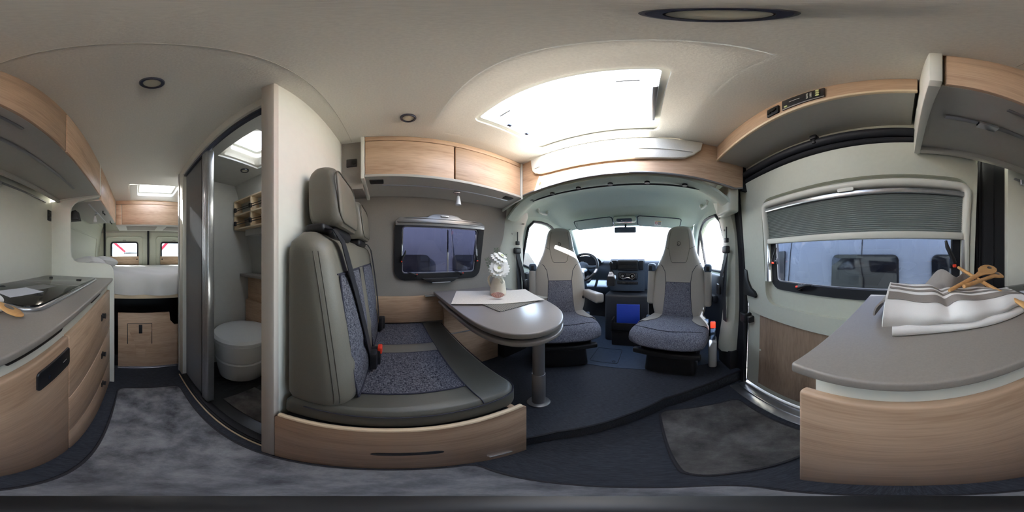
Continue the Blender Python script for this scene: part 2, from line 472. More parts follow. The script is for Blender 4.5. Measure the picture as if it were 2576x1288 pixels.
# fine seam across the ceiling lining
seam = MB().tube([(x, -.2 - .02 * abs(x + .2), .7495) for x in np.linspace(-.86, .25, 24)], .0012, 6)
st(seam, 'trim_ceiling_seam', 'under')
st(MB().box(-1.2, .74, YR, 1.05, -1.19, -1.15), 'floor', 'floor')
plat = [(-1.2, .34), (-.345, .34), (-.335, .373), (-.29, .466), (-.1, .675), (.09, .852), (.3, .935), (.534, .996), (.72, 1.03), (.72, 2.7), (-1.2, 2.7)]
pf = st(MB().prism(plat, 'z', -1.16, PZ, .006), 'floor_platform', 'floor')
st(MB().prism(rrect(-1.15, .66, 1.21, 2.5, .04), 'z', PZ - .004, PZ + .004), 'floor_cab', 'cabfloor')
hatch_ring = MB()
hatch_ring.tube([(x, y, PZ + .005) for x, y in rrect(-.47, -.235, 1.27, 1.53, .02)], .0022, 6, True)
hatch_ring.tube([(-.27 + .012 * math.cos(a), 1.30 + .012 * math.sin(a), PZ + .005) for a in np.linspace(0, 2 * math.pi, 14)[:-1]], .0025, 6, True)
st(hatch_ring, 'trim_floor_hatch', 'rubber')
# black edge along the step riser
st(MB().tube([(x, y, PZ - .012) for x, y in plat[1:9]], .011, 8), 'trim_step_edge', 'rubber')

# left wall with window hole
WL = rrect(.045, .675, -.155, .235, .055)       # (y,z)
mb = MB()
holed(mb, WL, to_rect(WL, -.3, .98, -1.16, .77), lambda u, w, t: (fL(w) - t, u, w), .04, 10)
st(mb, 'wall_left', 'wallgrey')
mb = MB().grid(lambda u, v: (fL(-1.16 + 1.93 * v), YR + 2.76 * u, -1.16 + 1.93 * v), 6, 16)
st(mb, 'wall_left_rear', 'cream')
mb = MB().grid(lambda u, v: (fR(-1.16 + 1.93 * v), YR + (3.05 - 1.19) * u, -1.16 + 1.93 * v), 6, 16)
mb.box(.60, .66, YR, 1.02, .54, .80)  # hidden strip above the sliding door, added to stop light leaking in
st(mb, 'wall_right_rear', 'cream')
# recessed moulding in the rear side wall above the bed
mb = MB().tube([(fR(w) - .004, u, w) for u, w in rrect(-2.75, -1.45, -.12, .30, .06)], .009, 8, True)
st(mb, 'trim_rear_side', 'cream')

# kitchen back wall, black door column, B pillar strip
st(MB().box(.658, .69, -1.19, -.492, -1.15, .56, .003), 'wall_kitchen', 'white')
col = MB().box(.685, .74, -.51, -.288, -1.15, .56)
for y in (-.33, -.345): col.tube([(.683, y, z) for z in (-1.1, .55)], .006, 8)
col.box(.672, .69, -.42, -.36, -1.1, .55, .008)
st(col, 'trim_door_column', 'blackf')
bp = MB().grid(lambda u, v: (fR(-1.16 + 1.78 * v) - .012 - .03 * u, .965 + .10 * u, -1.16 + 1.78 * v), 2, 14)
bp.tube([(fR(z) - .022, .985, z) for z in np.linspace(-1.14, .60, 18)], .014, 8)
bp.box(.568, .64, .866, .885, .44, .77)
st(bp, 'trim_door_seal', 'rubber')
sill = MB().box(.545, .70, .10, .98, -1.152, -1.14, .003)
sill.box(.60, .612, .10, .98, -1.142, -1.128, .002).box(.655, .667, .10, .98, -1.142, -1.128, .002)
st(sill, 'trim_door_sill', 'alu')

# overhead bulkhead panel towards the cab, arched lower edge
bh = [(-1.1, .44), (-.95, .452)] + [(x, .492 - .045 * ((x - XC) / .72) ** 2) for x in np.linspace(-.85, .52, 12)] + [(.572, .458), (.574, .77), (-1.1, .77)]
st(MB().prism(bh, 'y', YB, YB + .022), 'trim_bulkhead', 'wood_x')
st(MB().tube([(x, YB + .004, z + .001) for x, z in bh[1:15]], .007, 8), 'trim_bulkhead_edge', 'satin')

# wet room walls
st(MB().box(-1.16, -.325, -.32, -.275, -1.15, .752, .006), 'wall_partition', 'white')
st(MB().box(-.334, -.312, -.322, -.273, -1.15, .75, .006), 'trim_partition_edge', 'edgeg')
st(MB().box(-1.16, -.36, -1.335, -1.31, -1.15, .75), 'wall_bath_rear', 'whitebath')
st(MB().box(-.405, -.365, -1.335, -1.215, -1.15, .75, .006), 'wall_bath_post', 'white')
st(MB().box(-.40, -.362, -1.22, -.32, .69, .752, .004), 'wall_bath_header', 'ceil')
st(MB().grid(lambda u, v: (fL(-1.16 + 1.91 * v) + .03, -1.31 + .99 * u, -1.16 + 1.91 * v), 2, 14), 'wall_bath_left', 'whitebath')
st(rect_holes(MB(), -1.13, -.40, -1.31, -.32, .728, .742, [HW]), 'ceiling_bath', 'whitebath')
tray = MB().box(-1.13, -.375, -1.31, -.32, -1.15, -1.128, .004)
for k in range(7): tray.box(-.95, -.55, -1.1 + .1 * k, -1.07 + .1 * k, -1.13, -1.124, .002)
st(tray, 'floor_shower', 'tray')
th = MB().box(-.405, -.362, -1.22, -.32, -1.15, -1.118, .005).box(-.372, -.352, -1.22, -.32, -1.15, -1.130, .003)
st(th, 'trim_shower_threshold', 'rubber')
st(MB().box(-.351, -.343, -1.25, -.32, -1.15, -1.142, .001), 'trim_threshold_strip', 'edge')

# rear doors: two leaves with windows and half height wooden boards
for nm, x0, x1, w0, w1 in (('door_1', -.235, .69, -.05, .45), ('door_2', -1.17, -.255, -.99, -.49)):
    h = rrect(w0, w1, -.14, .26, .045)
    mb = holed(MB(), h, to_rect(h, x0, x1, -1.15, .77), lambda u, w, t: (u, YR - t, w), .05, 3)
    d = st(mb, nm, 'cream')
    cr = MB().tube([(x, YR + .002, z) for x, z in rrect(w0 - .09, w1 + .09, -.3, .36, .05)], .010, 8, True)
    ob(cr, 'moulding', 'cream', d)
    fr = MB(); holed(fr, expand(h, -.016), expand(h, .012), lambda u, w, t: (u, YR + .012 - t, w), .05, 1)
    ob(fr, 'window_frame', 'rubber', d)
    ob(MB().box(w0 + .005, w1 - .005, YR - .03, YR - .025, -.13, .25), 'pane', 'tintb', d)
    bo = ob(MB().box(w0 - .02, w1 + .02, YR + .012, YR + .028, -.16, -.005, .004), 'board', 'wood_x', d)
    for x in (w0 + .015, w1 - .015): ob(MB().cyl((x, YR + .027, -.06), (x, YR + .033, -.06), .013, n=14), 'button', 'rubber', bo)
    ob(MB().box((w0 + w1) / 2 - .03, (w0 + w1) / 2 + .03, YR + .001, YR + .018, .275, .30, .004), 'catch', 'under', d)
for i, x in enumerate((.575, XC)):
    st(MB().box(x - .018, x + .018, YR, YR + .03, -.6, .77, .006), 'trim_rear_seal', 'rubber')
st(MB().box(-1.17, .69, YR, YR + .015, .44, .47), 'trim_rear_head', 'under')

# ------------------------------------------------------------------ CAB SHELL
zc = spline([.88, .93, .97, 1.08, 1.35, 1.6, 1.72, 1.80, 1.92], [.475, .465, .463, .52, .565, .52, .455, .43, .36])
hw = spline([.88, 1.0, 1.12, 1.4, 1.92], [.775, .78, .815, .82, .745])
ez = spline([.88, .95, 1.1, 1.5, 1.92], [.31, .30, .36, .40, .33])
def liner(u, y, off=0):
    u2 = 2 * u - 1; z = zc(y) - (zc(y) - ez(y)) * abs(u2) ** 5
    return (XC + hw(y) * u2, y, z + off)
st(MB().slab(lambda u, v: liner(u, .885 + 1.035 * v), 40, 36, .02), 'ceiling_cab', 'headliner', 60)
# curtain rail on the liner with press studs
rail = MB().tube([(x, .955, .452 - .02 * abs((x - XC) / .6) ** 4) for x in np.linspace(-.83, .34, 20)], .006, 8)
st(rail, 'trim_cab_rail', 'rubber')
for x in (-.80, -.615, -.42, -.215, 0, .22):
    st(MB().cyl((x, .935, .459 - .02 * abs((x - XC) / .6) ** 4), (x, .935, .448 - .02 * abs((x - XC) / .6) ** 4), .016, n=16), 'trim_rail_stud', 'rubber')
# closing roof above the cab and bulkhead sides
st(MB().grid(lambda u, v: (-1.2 + 1.92 * u, YB + .01 + 1.12 * v, .768 - .33 * v ** 2), 2, 8), 'ceiling_cab_outer', 'under')

for _s, _a, _b in (('left', -1.20, -1.12), ('right', .63, .72)):
    st(MB().box(_a, _b, .9, 1.97, .38, .80), 'wall_cab_sun_block_' + _s, 'headliner')  # unseen closing panels, added to keep sun from leaking in beside the cab roof

def pillar(sx, nm):
    """B pillar lining with curved top, between the living area and the cab door"""
    def X(z): return XC + sx * (.90 - .16 * max(0, z) ** 1.3 if z > -.5 else .90)
    mb = MB()
    rows = []
    for z in np.linspace(-.82, .46, 20):
        k = max(0, (z - .1) / .36); g = max(0, (-.38 - z) / .44)
        xx = XC + sx * (.915 - .10 * k ** 1.6)
        t = .075 + .045 * (3 * g * g - 2 * g ** 3 if g < 1 else 1)
        y0, y1 = (.885 + .05 * g, 1.17) if sx < 0 else (1.045 + .02 * g, 1.24)
        rows.append([(xx - sx * t * .55, y0, z), (xx - sx * t, y0 + .05, z), (xx - sx * t, y1 - .06, z), (xx - sx * t * .6, y1, z), (xx + sx * .06, y1, z), (xx + sx * .06, y0, z)])
    mb.rings(rows, False, True)
    p = st(mb, nm, 'cream', 50)
    f = MB().box(min(XC + sx * .83, XC + sx * .95), max(XC + sx * .83, XC + sx * .95), (.89 if sx < 0 else 1.05), (1.18 if sx < 0 else 1.24), -1.01, -.81, .006)
    ob(f, 'dark_foot', 'blackf', p)
    for z, y in ((.36, 1.0), (.30, 1.1), (.2, .98)) if sx < 0 else ((.36, 1.12), (.30, 1.16), (.2, 1.12)):
        x = XC + sx * (.915 - .10 * max(0, (z - .1) / .36) ** 1.6 - .083)
        ob(MB().ball((x, y, z), .008, 6), 'screw_cap', 'under', p)
    return p
gus = MB().box(.485, .562, .884, 1.07, .285, .50, .018, 4)
st(gus, 'trim_pillar_corner', 'cream')
pillar(-1, 'wall_pillar_left'); pillar(1, 'wall_pillar_right')

def cab_side(sx, nm):
    def X(z): return XC + sx * (.93 if z < -.15 else .93 - .13 * ((z + .15) / .55))
    win = [(1.20, -.15), (1.19, .1), (1.20, .345), (1.45, .365), (1.62, .335), (1.78, .24), (1.93, .08), (2.03, -.06), (2.04, -.12), (2.0, -.15)]
    cy = sum(p[0] for p in win) / len(win); cz = .08
    outer = [(1.12, -1.02), (1.12, .37), (1.2, .44), (1.5, .44), (1.72, .43), (1.92, .37), (2.15, .16), (2.35, .0), (2.4, -.5), (2.3, -1.02)]
    nw = len(win)
    win = [q for i in range(nw) for q in ((win[i][0] * .75 + win[(i + 1) % nw][0] * .25, win[i][1] * .75 + win[(i + 1) % nw][1] * .25), (win[i][0] * .25 + win[(i + 1) % nw][0] * .75, win[i][1] * .25 + win[(i + 1) % nw][1] * .75))]
    outer = [q for i in range(nw) for q in (outer[i], ((outer[i][0] + outer[(i + 1) % nw][0]) / 2, (outer[i][1] + outer[(i + 1) % nw][1]) / 2))]
    mb = holed(MB(), win, outer, lambda u, w, t: (X(w) + sx * t, u, w), .05, 6)
    d = st(mb, nm, 'headliner')
    arm = MB().box(X(-.5) - .05 * (1 if sx > 0 else -1) - .03, X(-.5) - .05 * (1 if sx > 0 else -1) + .03, 1.2, 2.0, -.95, -.17, .02, 2)
    ob(arm, 'door_card', 'dashd', d)
    ob(MB().box(XC + sx * .83 - .03, XC + sx * .83 + .03, 1.3, 1.75, -.42, -.36, .02, 3), 'armrest', 'dashd', d)
    ob(MB().tube([(X(w) - sx * .004, u, w) for u, w in win], .014, 8, True), 'window_seal', 'rubber', d)
    ob(MB().tube([(X(.27) + sx * .0, 1.74, .27), (X(-.15), 1.80, -.15)], .016, 8), 'divider', 'rubber', d)
    p = MB(); p.add([(X(w) + sx * .025, u, w) for u, w in win] + [(X(w) + sx * .03, u, w) for u, w in win], [list(range(2 * nw)), list(range(4 * nw - 1, 2 * nw - 1, -1))])
    ob(p, 'pane', 'clear', d)
    return d
cab_side(-1, 'door_3'); cab_side(1, 'door_4')
for sx, s in ((-1, 'left'), (1, 'right')):
    ap = MB().tube([(XC + sx * .745, 1.88, .37), (XC + sx * .80, 2.2, .17), (XC + sx * .86, 2.5, -.06)], [.05, .045, .05], 12)
    st(ap, 'wall_a_pillar_' + s, 'headliner')
ws = MB()
def wsf(u, v):
    u2 = 2 * u - 1; h = .74 + .10 * v
    return (XC + h * u2, 1.90 + .64 * v - .10 * abs(u2) ** 2.5 * v, .375 - .47 * v)
ws.slab(wsf, 16, 8, .005)
st(ws, 'window_windscreen', 'clear')
st(MB().tube([wsf(u, 0) for u in np.linspace(0, 1, 14)], .014, 8), 'trim_windscreen_top', 'headliner')
# firewall below the dashboard
st(MB().box(-1.2, .71, 2.5, 2.54, -1.02, -.08), 'wall_front', 'dashd')

# ------------------------------------------------------------------ OUTSIDE GROUND
st(MB().box(-30, 30, -30, 40, -1.75, -1.70), 'ground', 'tar')

# ------------------------------------------------------------------ SLIDING DOOR (right side)
HD = rrect(-.245, .705, -.185, .29, .06)          # (y,z) opening
mb = holed(MB(), HD, to_rect(HD, -.31, .975, -1.12, .565), lambda u, w, t: (fR(w) + t, u, w), .035, 8)
door = st(mb, 'door_5', 'cream')
# pressed surround: the lining stands proud above and below the window
def sd(u, w, o=0): return (fR(w) - o, u, w)
pr = MB()
holed(pr, [(a, b) for a, b in rrect(-.285, .755, -.30, .345, .08)], rrect(-.305, .955, -.40, .50, .10), lambda u, w, t: (fR(w) - .026 + t, u, w), .03, 2)
ob(pr, 'pressing', 'cream', door, sharp=70)
wf = MB(); holed(wf, expand(HD, -.035), expand(HD, .012), lambda u, w, t: (fR(w) - .012 + t, u, w), .03, 2)
fr_ = ob(wf, 'window_frame', 'rubber', door)
gl = MB().slab(lambda u, v: (fR(-.16 + .43 * v) + .018, -.215 + .89 * u, -.16 + .43 * v), 4, 6, .005)
ob(gl, 'pane', 'tintr', door)
ob(MB().tube([(fR(w) - .006, u, w) for u, w in expand(HD, -.04)], .004, 6, True), 'pane_edge', 'satin', fr_)
# cream cassette of the blind: top bar, two side rails with round corners
cas = MB()
co_ = rrect(-.285, .745, -.62, .325, .05, 6)
ci_ = rrect(-.246, .706, -.62, .287, .018, 6)
# upside down U profile: outer and inner outline cut off at the foot
up_ = [p for p in co_ if p[1] > 0]; ip_ = [p for p in ci_ if p[1] > 0]
up_ = [(.745, -.152)] + up_ + [(-.285, -.152)]; ip_ = [(.706, -.152)] + ip_ + [(-.246, -.152)]
def dens(r_, n_=6):
    a_, b_, m_ = r_[0], r_[-1], r_[1:-1]
    return [(a_[0], a_[1] + (m_[0][1] - a_[1]) * k / n_) for k in range(n_)] + m_ + [(b_[0], m_[-1][1] + (b_[1] - m_[-1][1]) * (k + 1) / n_) for k in range(n_)]
up_, ip_ = dens(up_), dens(ip_)
rows_ = []
for (u1, w1), (u2, w2) in zip(up_, ip_):
    um, wm = (u1 + u2) / 2, (w1 + w2) / 2
    def q(f_, o_): 
        u = u1 + (u2 - u1) * f_; w = w1 + (w2 - w1) * f_
        return (fR(w) - o_, u, w)
    rows_.append([q(0, .004), q(.02, .030), q(.2, .042), q(.6, .044), q(.9, .036), q(1, .022), q(1, .004)])
cas.rings(rows_, False, True)
bl = T('pleated_window_blind', 'grey pleated blind half lowered over the sliding door window', 'blind', (.66, .23, -.16))
ob(cas, 'cassette', 'white', bl, sharp=60)
N = 19
def pleat(u, v):
    z = .098 + (.262 - .098) * v; k = v * N; tri = abs((k % 1) * 2 - 1)
    return (fR(z) - .020 - .010 * tri, -.245 + .95 * u, z)
ob(MB().slab(pleat, 2, N * 4, .0012), 'pleats', 'blind', bl, sharp=25)
ob(MB().box(.625, .648, -.248, .708, .258, .280, .004), 'top_bar', 'alu', bl)
ob(MB().box(.640, .672, -.248, .708, .070, .100, .006), 'bottom_bar', 'white', bl)
ob(MB().prism(rrect(.195, .265, -.008, .008, .007), 'z', 0, .01).map(lambda p: Vector((.618 + p.z, p.x, .285 + p.y))), 'grip', 'white', bl)
for y in (.708, -.25):
    ob(MB().box(.645, .652, y - .006, y + .006, -.15, .07, .002), 'guide_rail', 'alu', bl)

def latch(parent, p, nrm, up=True, s=1.0, flip=1):
    """window latch: black lever with a red push button; nrm = +1/-1 inward x direction, up: lever direction along z else y"""
    x, y, z = p
    root = MB().box(x - .010, x + .010, y - .012 * s, y + .012 * s, z - .022 * s, z + .02 * s, .004)
    root.cyl((x, y, z), (x + nrm * .024, y, z), .011 * s, n=14)
    L = ob(root, 'latch', 'black', parent)
    lv = MB()
    if up: pts = [(x + nrm * .024, y, z), (x + nrm * .03, y + flip * .012 * s, z + .03 * s), (x + nrm * .034, y + flip * .03 * s, z + .062 * s), (x + nrm * .03, y + flip * .034 * s, z + .085 * s)]
    else: pts = [(x + nrm * .024, y, z), (x + nrm * .03, y + flip * .03 * s, z + .012 * s), (x + nrm * .034, y + flip * .062 * s, z + .022 * s), (x + nrm * .03, y + flip * .09 * s, z + .024 * s)]
    lv.tube(pts, [.011 * s, .009 * s, .008 * s, .005 * s], 10)
    ob(lv, 'lever', 'black', L)
    ob(MB().box(*sorted((x + nrm * .022, x + nrm * .0375)), y - .006 * s, y + .006 * s, z - .016 * s if up else z + .003 * s, z - .004 * s if up else z + .012 * s, .002), 'button', 'red', L)
latch(door, (fR(-.13) - .01, .50, -.165), -1, False, 1, -1)
latch(door, (fR(-.13) - .01, -.04, -.165), -1, False, 1, -1)
latch(door, (fR(0) - .01, -.212, -.03), -1, True, 1.1, 1)
latch(door, (fR(0) - .01, .672, -.03), -1, True, .9, -1)
lp = MB().slab(lambda u, v: (fR(-1.06 + .66 * v) - .004, -.28 + 1.12 * u, -1.06 + .66 * v), 2, 4, .006)
ob(lp, 'lower_panel', 'wood_z', door)
for (y, z) in ((.56, .42), (-.02, .42), (.30, -.36), (.55, -.365), (.05, -.36), (.82, -.36), (.83, -.7), (.93, .1), (.93, .3), (.93, -.1), (.93, -.25)):
    ob(MB().ball((fR(z) - .006, y, z), (.005, .009, .009), 6), 'rivet', 'white', door)
hd = MB().prism([(.965, -.28), (.84, -.28), (.835, -.265), (.85, -.24), (.89, -.22), (.92, -.17), (.93, -.10), (.965, -.09)], 'x', .650, .69, .006)
ob(hd, 'handle_shell', 'black', door)
lk = MB().box(.635, .70, .93, 1.0, -.50, -.42, .012, 3).box(.65, .70, .90, .95, -.49, -.44, .008)
ob(lk, 'lock_block', 'black', door)
rl = T('sliding_door_rail', 'black curved rail above the sliding door lining', 'rail', (.6, .3, .54))
ob(MB().tube([(.600 - .01 * math.sin(u * 3.1), -.037 + 1.017 * u, .565) for u in np.linspace(0, 1, 16)], .026, 12), 'upper_tube', 'rubber', rl)
ob(MB().tube([(.615 - .01 * math.sin(u * 3.1), -.037 + 1.017 * u, .525) for u in np.linspace(0, 1, 16)], .018, 12), 'lower_seal', 'blackf', rl)
ob(MB().box(.555, .585, .33, .362, .575, .602, .005).box(.562, .59, .338, .356, .55, .58, .004), 'latch_clip', 'black', rl)

# ------------------------------------------------------------------ LEFT WINDOW
win = S('window_1')
f = MB(); holed(f, expand(WL, -.028), expand(WL, .022), lambda u, w, t: (fL(w) + .016 - t, u, w), .045, 2)
win_f = ob(f, 'window_frame', 'black', win, sharp=50)
top = MB()
tp = [(.03, .205), (.69, .205), (.692, .235), (.66, .262), (.50, .268), (.465, .288), (.41, .296), (.32, .296), (.275, .288), (.24, .268), (.06, .262), (.028, .235)]
top.prism(tp, 'x', -1.107, -1.068, .005)
top.box(-1.07, -1.058, .04, .68, .224, .236, .004)
tb = ob(top, 'blind_cassette', 'satin', win)
ob(MB().prism([(y, z) for y, z in rrect(.335, .395, .272, .284, .006)], 'x', -1.07, -1.060, .002), 'grip', 'alu', tb)
bt = MB().prism([(.22, -.16), (.50, -.16), (.465, -.185), (.43, -.198), (.29, -.198), (.255, -.185)], 'x', -1.165, -1.128, .005)
b_ = ob(bt, 'lower_grip', 'black', win)
ob(MB().box(-1.13, -1.124, .29, .43, -.196, -.190, .002), 'grip_line', 'alu', b_)
ob(MB().slab(lambda u, v: (fL(-.14 + .37 * v) - .022, .05 + .62 * u, -.14 + .37 * v), 3, 6, .005), 'pane', 'tintl', win)
ob(MB().tube([(fL(w) + .006, u, w) for u, w in expand(WL, -.034)], .004, 6, True), 'pane_edge', 'satin', win)
ob(MB().box(fL(0) - .02, fL(0) - .012, .415, .428, -.13, .2, .002), 'middle_bar', 'satin', win)
for y in (.075, .648): ob(MB().cyl((fL(.1) + .012, y, 0), (fL(.1) + .0, y, .17), .005, n=10), 'stay', 'alu', win)
latch(win, (fL(-.14) + .012, .18, -.135), 1, False, .75, -1)
latch(win, (fL(-.14) + .012, .53, -.135), 1, False, .75, -1)
latch(win, (fL(-.02) + .012, .072, -.03), 1, True, .8, 1)
latch(win, (fL(-.02) + .012, .65, -.03), 1, True, .8, -1)

# ------------------------------------------------------------------ SKYLIGHTS
def skylight(name, label, H, inner, z_top, lip, group=None, handle=True):
    x0, x1, y0, y1 = H
    s = T(name, label, 'skylight', ((x0 + x1) / 2, (y0 + y1) / 2, .75), group=group)
    a, b, c, d = inner
    o = rrect(x0 + .012, x1 - .012, y0 + .012, min(y1 - .004, y1 - .004), lip, 8)
    m1 = [(p[0] + (q[0] - p[0]) * .30, p[1] + (q[1] - p[1]) * .30) for p, q in zip(o, rrect(a, b, c, d, .05, 8))]
    m2 = [(p[0] + (q[0] - p[0]) * .85, p[1] + (q[1] - p[1]) * .85) for p, q in zip(o, rrect(a, b, c, d, .05, 8))]
    i = rrect(a, b, c, d, .035, 8)
    rr_ = to_rect(o, x0 - .002, x1 + .002, y0 - .002, y1 + .002)
    k = (z_top - .75)
    m = MB().rings([[(p[0], p[1], z) for p in ring] for ring, z in ((rr_, .749), (o, .749), (m1, .752 + k * .22), (m2, .752 + k * .32), (i, .752 + k * .40), (i, z_top + .02))])
    ob(m, 'surround', 'ceil', s, sharp=60)
    e = MB(); holed(e, expand(i, -.022), expand(i, -.001), lambda u, w, t: (u, w, .752 + k * .75 + t), .014, 1)
    ob(e, 'inner_frame', 'white', s)
    dm = MB().slab(lambda u, v: (a - .02 + (b - a + .04) * u, c - .02 + (d - c + .04) * v, z_top + .025 * (1 - (2 * u - 1) ** 4) * (1 - (2 * v - 1) ** 4)), 14, 14, .004)
    ob(dm, 'dome', 'dome', s)
    return s, i, k
sf, i_, k_ = skylight('roof_skylight', 'large white framed skylight above the dinette', HF, (-.615, .055, .335, .795), .80, .13)
for x in (-.50, -.05): ob(MB().tube([(x - .03, .42, .80), (x - .03, .42, .785), (x + .03, .42, .785), (x + .03, .42, .80)], .005, 8), 'handle', 'satin', sf)
ob(MB().box(.015, .032, .45, .70, .765, .798, .004), 'blind_box', 'satin', sf)
for x, y in ((-.565, .50), (-.565, .62)): ob(MB().box(x - .008, x + .008, y - .012, y + .012, .775, .79, .003), 'catch', 'ring', sf)
# moulded lip hanging in front of the bulkhead
lipp = [(-.73, .745), (-.725, .69), (-.715, .63), (-.69, .602), (-.65, .588), (-.58, .582), (-.3, .578), (0, .578), (.13, .582), (.20, .595), (.25, .63), (.29, .68), (.30, .745)]
ob(MB().prism(lipp, 'y', .838, .856, .006, 3), 'lip', 'ceil', sf)
ob(MB().tube([(x, .836, .645 + .01 * math.cos((x - XC) * 3)) for x in np.linspace(-.69, .24, 14)], .004, 8), 'lip_bead', 'ceil', sf)
skylight('roof_skylight', 'small white framed skylight over the bed', HR, (-.47, -.03, -2.04, -1.68), .86, .05)
skylight('roof_skylight', 'small square skylight inside the wet room', HW, (-.79, -.55, -.85, -.59), .86, .04)

# ------------------------------------------------------------------ CEILING SPOTS
sp = T('ceiling_spot', 'round recessed ceiling spot by the seam, facing the kitchen worktop', 'ceiling light', (.03, .063, .742))
ob(MB().lathe([(.0225, .0085), (.024, -.002), (.031, -.003), (.0335, .002), (.0335, .0085)], n=36), 'ring', 'ring', sp, local=True)
ob(MB().lathe([(.0005, .0005), (.012, .0012), (.0228, .003), (.0228, .008)], n=28), 'diffuser', 'lamp', sp, local=True)
sp['label'] = 'round chrome ceiling spot between the large skylight and the kitchen cabinet'
dup(sp, (-.043, -.415, .742), .4, 'round chrome ceiling spot in the aisle beside the wet room')
dup(sp, (-.657, .069, .742), .9, 'round chrome ceiling spot above the bench, before the overhead lockers')

# ------------------------------------------------------------------ LEFT OVERHEAD LOCKER
lk = T('overhead_locker', 'light oak overhead locker above the dinette window', 'locker', (-.95, .35, .42))
XF = -.83
ob(MB().box(-1.0, XF + .012, -.135, .845, .436, .452, .002), 'bottom_panel', 'under', lk)
ob(MB().box(-1.0, -.985, -.135, .845, .45, .745), 'back_panel', 'under', lk)
bx_ = MB().prism([(XF + .01, .44), (-1.03, .395), (-1.03, .45), (XF + .01, .453)], 'y', -.135, .845)
ob(bx_, 'sloped_base', 'under', lk)
ob(MB().box(-.86, XF + .004, -.135, .845, .712, .749, .003), 'top_rail', 'wood_y', lk)
for y0, y1 in ((-.135, .338), (.342, .838)):
    d = ob(MB().box(XF - .018, XF + .006, y0 + .002, y1 - .002, .442, .706, .004), 'door', 'wood_y', lk)
for y0, y1 in ((-.155, -.136), (.842, .858)):
    ob(MB().prism([(XF + .010, .749), (XF + .010, .43), (-.90, .415), (-1.04, .375), (-1.02, .749)], 'y', y0, y1, .003), 'end_panel', 'white', lk)
ob(MB().tube([(-.905, y, .421) for y in (-.05, .78)], .005, 8), 'lamp_rail', 'alu', lk)
for y in (-.115, .72): ob(MB().box(-.90, -.85, y, y + .075, .424, .434, .004), 'speaker_grille', 'black', lk)
ob(MB().box(-1.06, -.875, -.275, -.155, .39, .749, .002), 'filler_panel', 'wallgrey', lk)
so = T('wall_socket', 'black twin socket beside the overhead locker end', 'socket', (-.87, -.215, .54))
ob(MB().box(-.876, -.866, -.245, -.185, .545, .605, .004), 'plate', 'black', so)
ob(MB().cyl((-.867, -.2, .575), (-.862, -.2, .575), .014, n=16), 'rocker', 'bglass', so)

def reading_lamp(label, p, group=None):
    x, y, z = p
    t = T('reading_lamp', label, 'lamp', (x, y, z - .10))
    ob(MB().box(x - .012, x + .012, y - .02, y + .02, z - .012, z, .003), 'clip', 'alu', t)
    ob(MB().tube([(x, y - .02, z - .006), (x + .01, y, z - .022), (x + .015, y + .005, z - .04)], .005, 8), 'arm', 'chrome', t)
    sh = MB(); n = 18
    sh.lathe([(.006, .0), (.009, -.004), (.012, -.02), (.016, -.045), (.0185, -.062), (.017, -.062), (.010, -.045), (.0005, -.04)], (x + .015, y + .005, z - .036), n)
    ob(sh, 'shade', 'porc', t)
    return t
reading_lamp('white reading lamp hanging under the overhead locker by the dinette window', (-.93, .395, .421))

# ------------------------------------------------------------------ RIGHT SHELF ABOVE THE SLIDING DOOR
sh = T('door_shelf', 'light oak fronted shelf above the sliding door', 'shelf', (.5, .4, .62))
ob(MB().box(.392, .604, -.03, .855, .622, .634, .002), 'shelf_board', 'under', sh)
ob(MB().box(.392, .408, -.035, .858, .634, .749, .003), 'front', 'wood_y', sh)
ob(MB().box(.388, .400, -.035, .858, .620, .637, .003), 'edge_strip', 'edge', sh)
pn = T('control_panel', 'black control panel with round yellow keys on the shelf above the sliding door', 'control panel', (.388, .28, .65))
ob(MB().box(.386, .394, .203, .356, .652, .732, .002), 'body', 'black', pn)
ob(MB().box(.3845, .388, .203, .356, .6515, .656, .001), 'trim_line', 'alu', pn)
for y, z in ((.224, .716), (.224, .696), (.224, .676), (.338, .668)):
    ob(MB().cyl((.3865, y, z), (.3835, y, z), .0068, n=16), 'key', 'core', pn)
for y in (.246, .258):
    for z in (.712, .70, .688, .676): ob(MB().box(.3845, .387, y - .003, y + .003, z - .0022, z + .0022), 'indicator', 'label', pn)
ob(MB().box(.3848, .387, .285, .325, .697, .699), 'caption_line', 'label', pn)
sw = T('wall_switch', 'small black switch next to the control panel', 'switch', (.388, .40, .65))
ob(MB().box(.384, .395, .370, .428, .652, .715, .005), 'plate', 'black', sw)
ob(MB().cyl((.386, .392, .684), (.378, .392, .684), .014, n=16).box(.378, .386, .402, .42, .665, .70, .003), 'rocker', 'bglass', sw)

# ------------------------------------------------------------------ KITCHEN
kt = T('kitchen_unit', 'light oak kitchen unit with black knobs under the grey worktop', 'kitchen unit', (.42, -.5, -1.15))
ob(MB().box(.20, .655, -1.165, .120, -1.13, -.178, .003), 'carcass', 'white', kt)
ob(MB().box(.20, .64, -1.16, .10, -1.15, -1.12), 'plinth', 'black', kt)
dr = ob(MB().box(.182, .202, -.424, .137, -1.13, -.247, .007, 3), 'front', 'wood_y', kt)
hp = MB().prism(rrect(-.42, -.262, -.352, -.282, .012), 'x', .177, .184, .002)
h_ = ob(hp, 'handle_plate', 'black', dr)
ob(MB().box(.1762, .178, -.395, -.375, -.318, -.316), 'marking', 'under', h_)
ob(MB().box(.1762, .178, -.31, -.302, -.330, -.318), 'marking', 'ring', h_)
for z0, z1 in ((-.552, -.247), (-.858, -.556), (-1.13, -.862)):
    d = ob(MB().box(.182, .202, -1.158, -.428, z0, z1, .004), 'drawer', 'wood_y', kt)
    zk = {-.247: -.345, -.556: -.615, -.862: -.885}[z1]
    kb = MB().box(.176, .182, -.90, -.86, zk - .03, zk + .012, .003).cyl((.180, -.88, zk), (.160, -.88, zk), .013, .016, 16)
    ob(kb, 'knob', 'black', d)
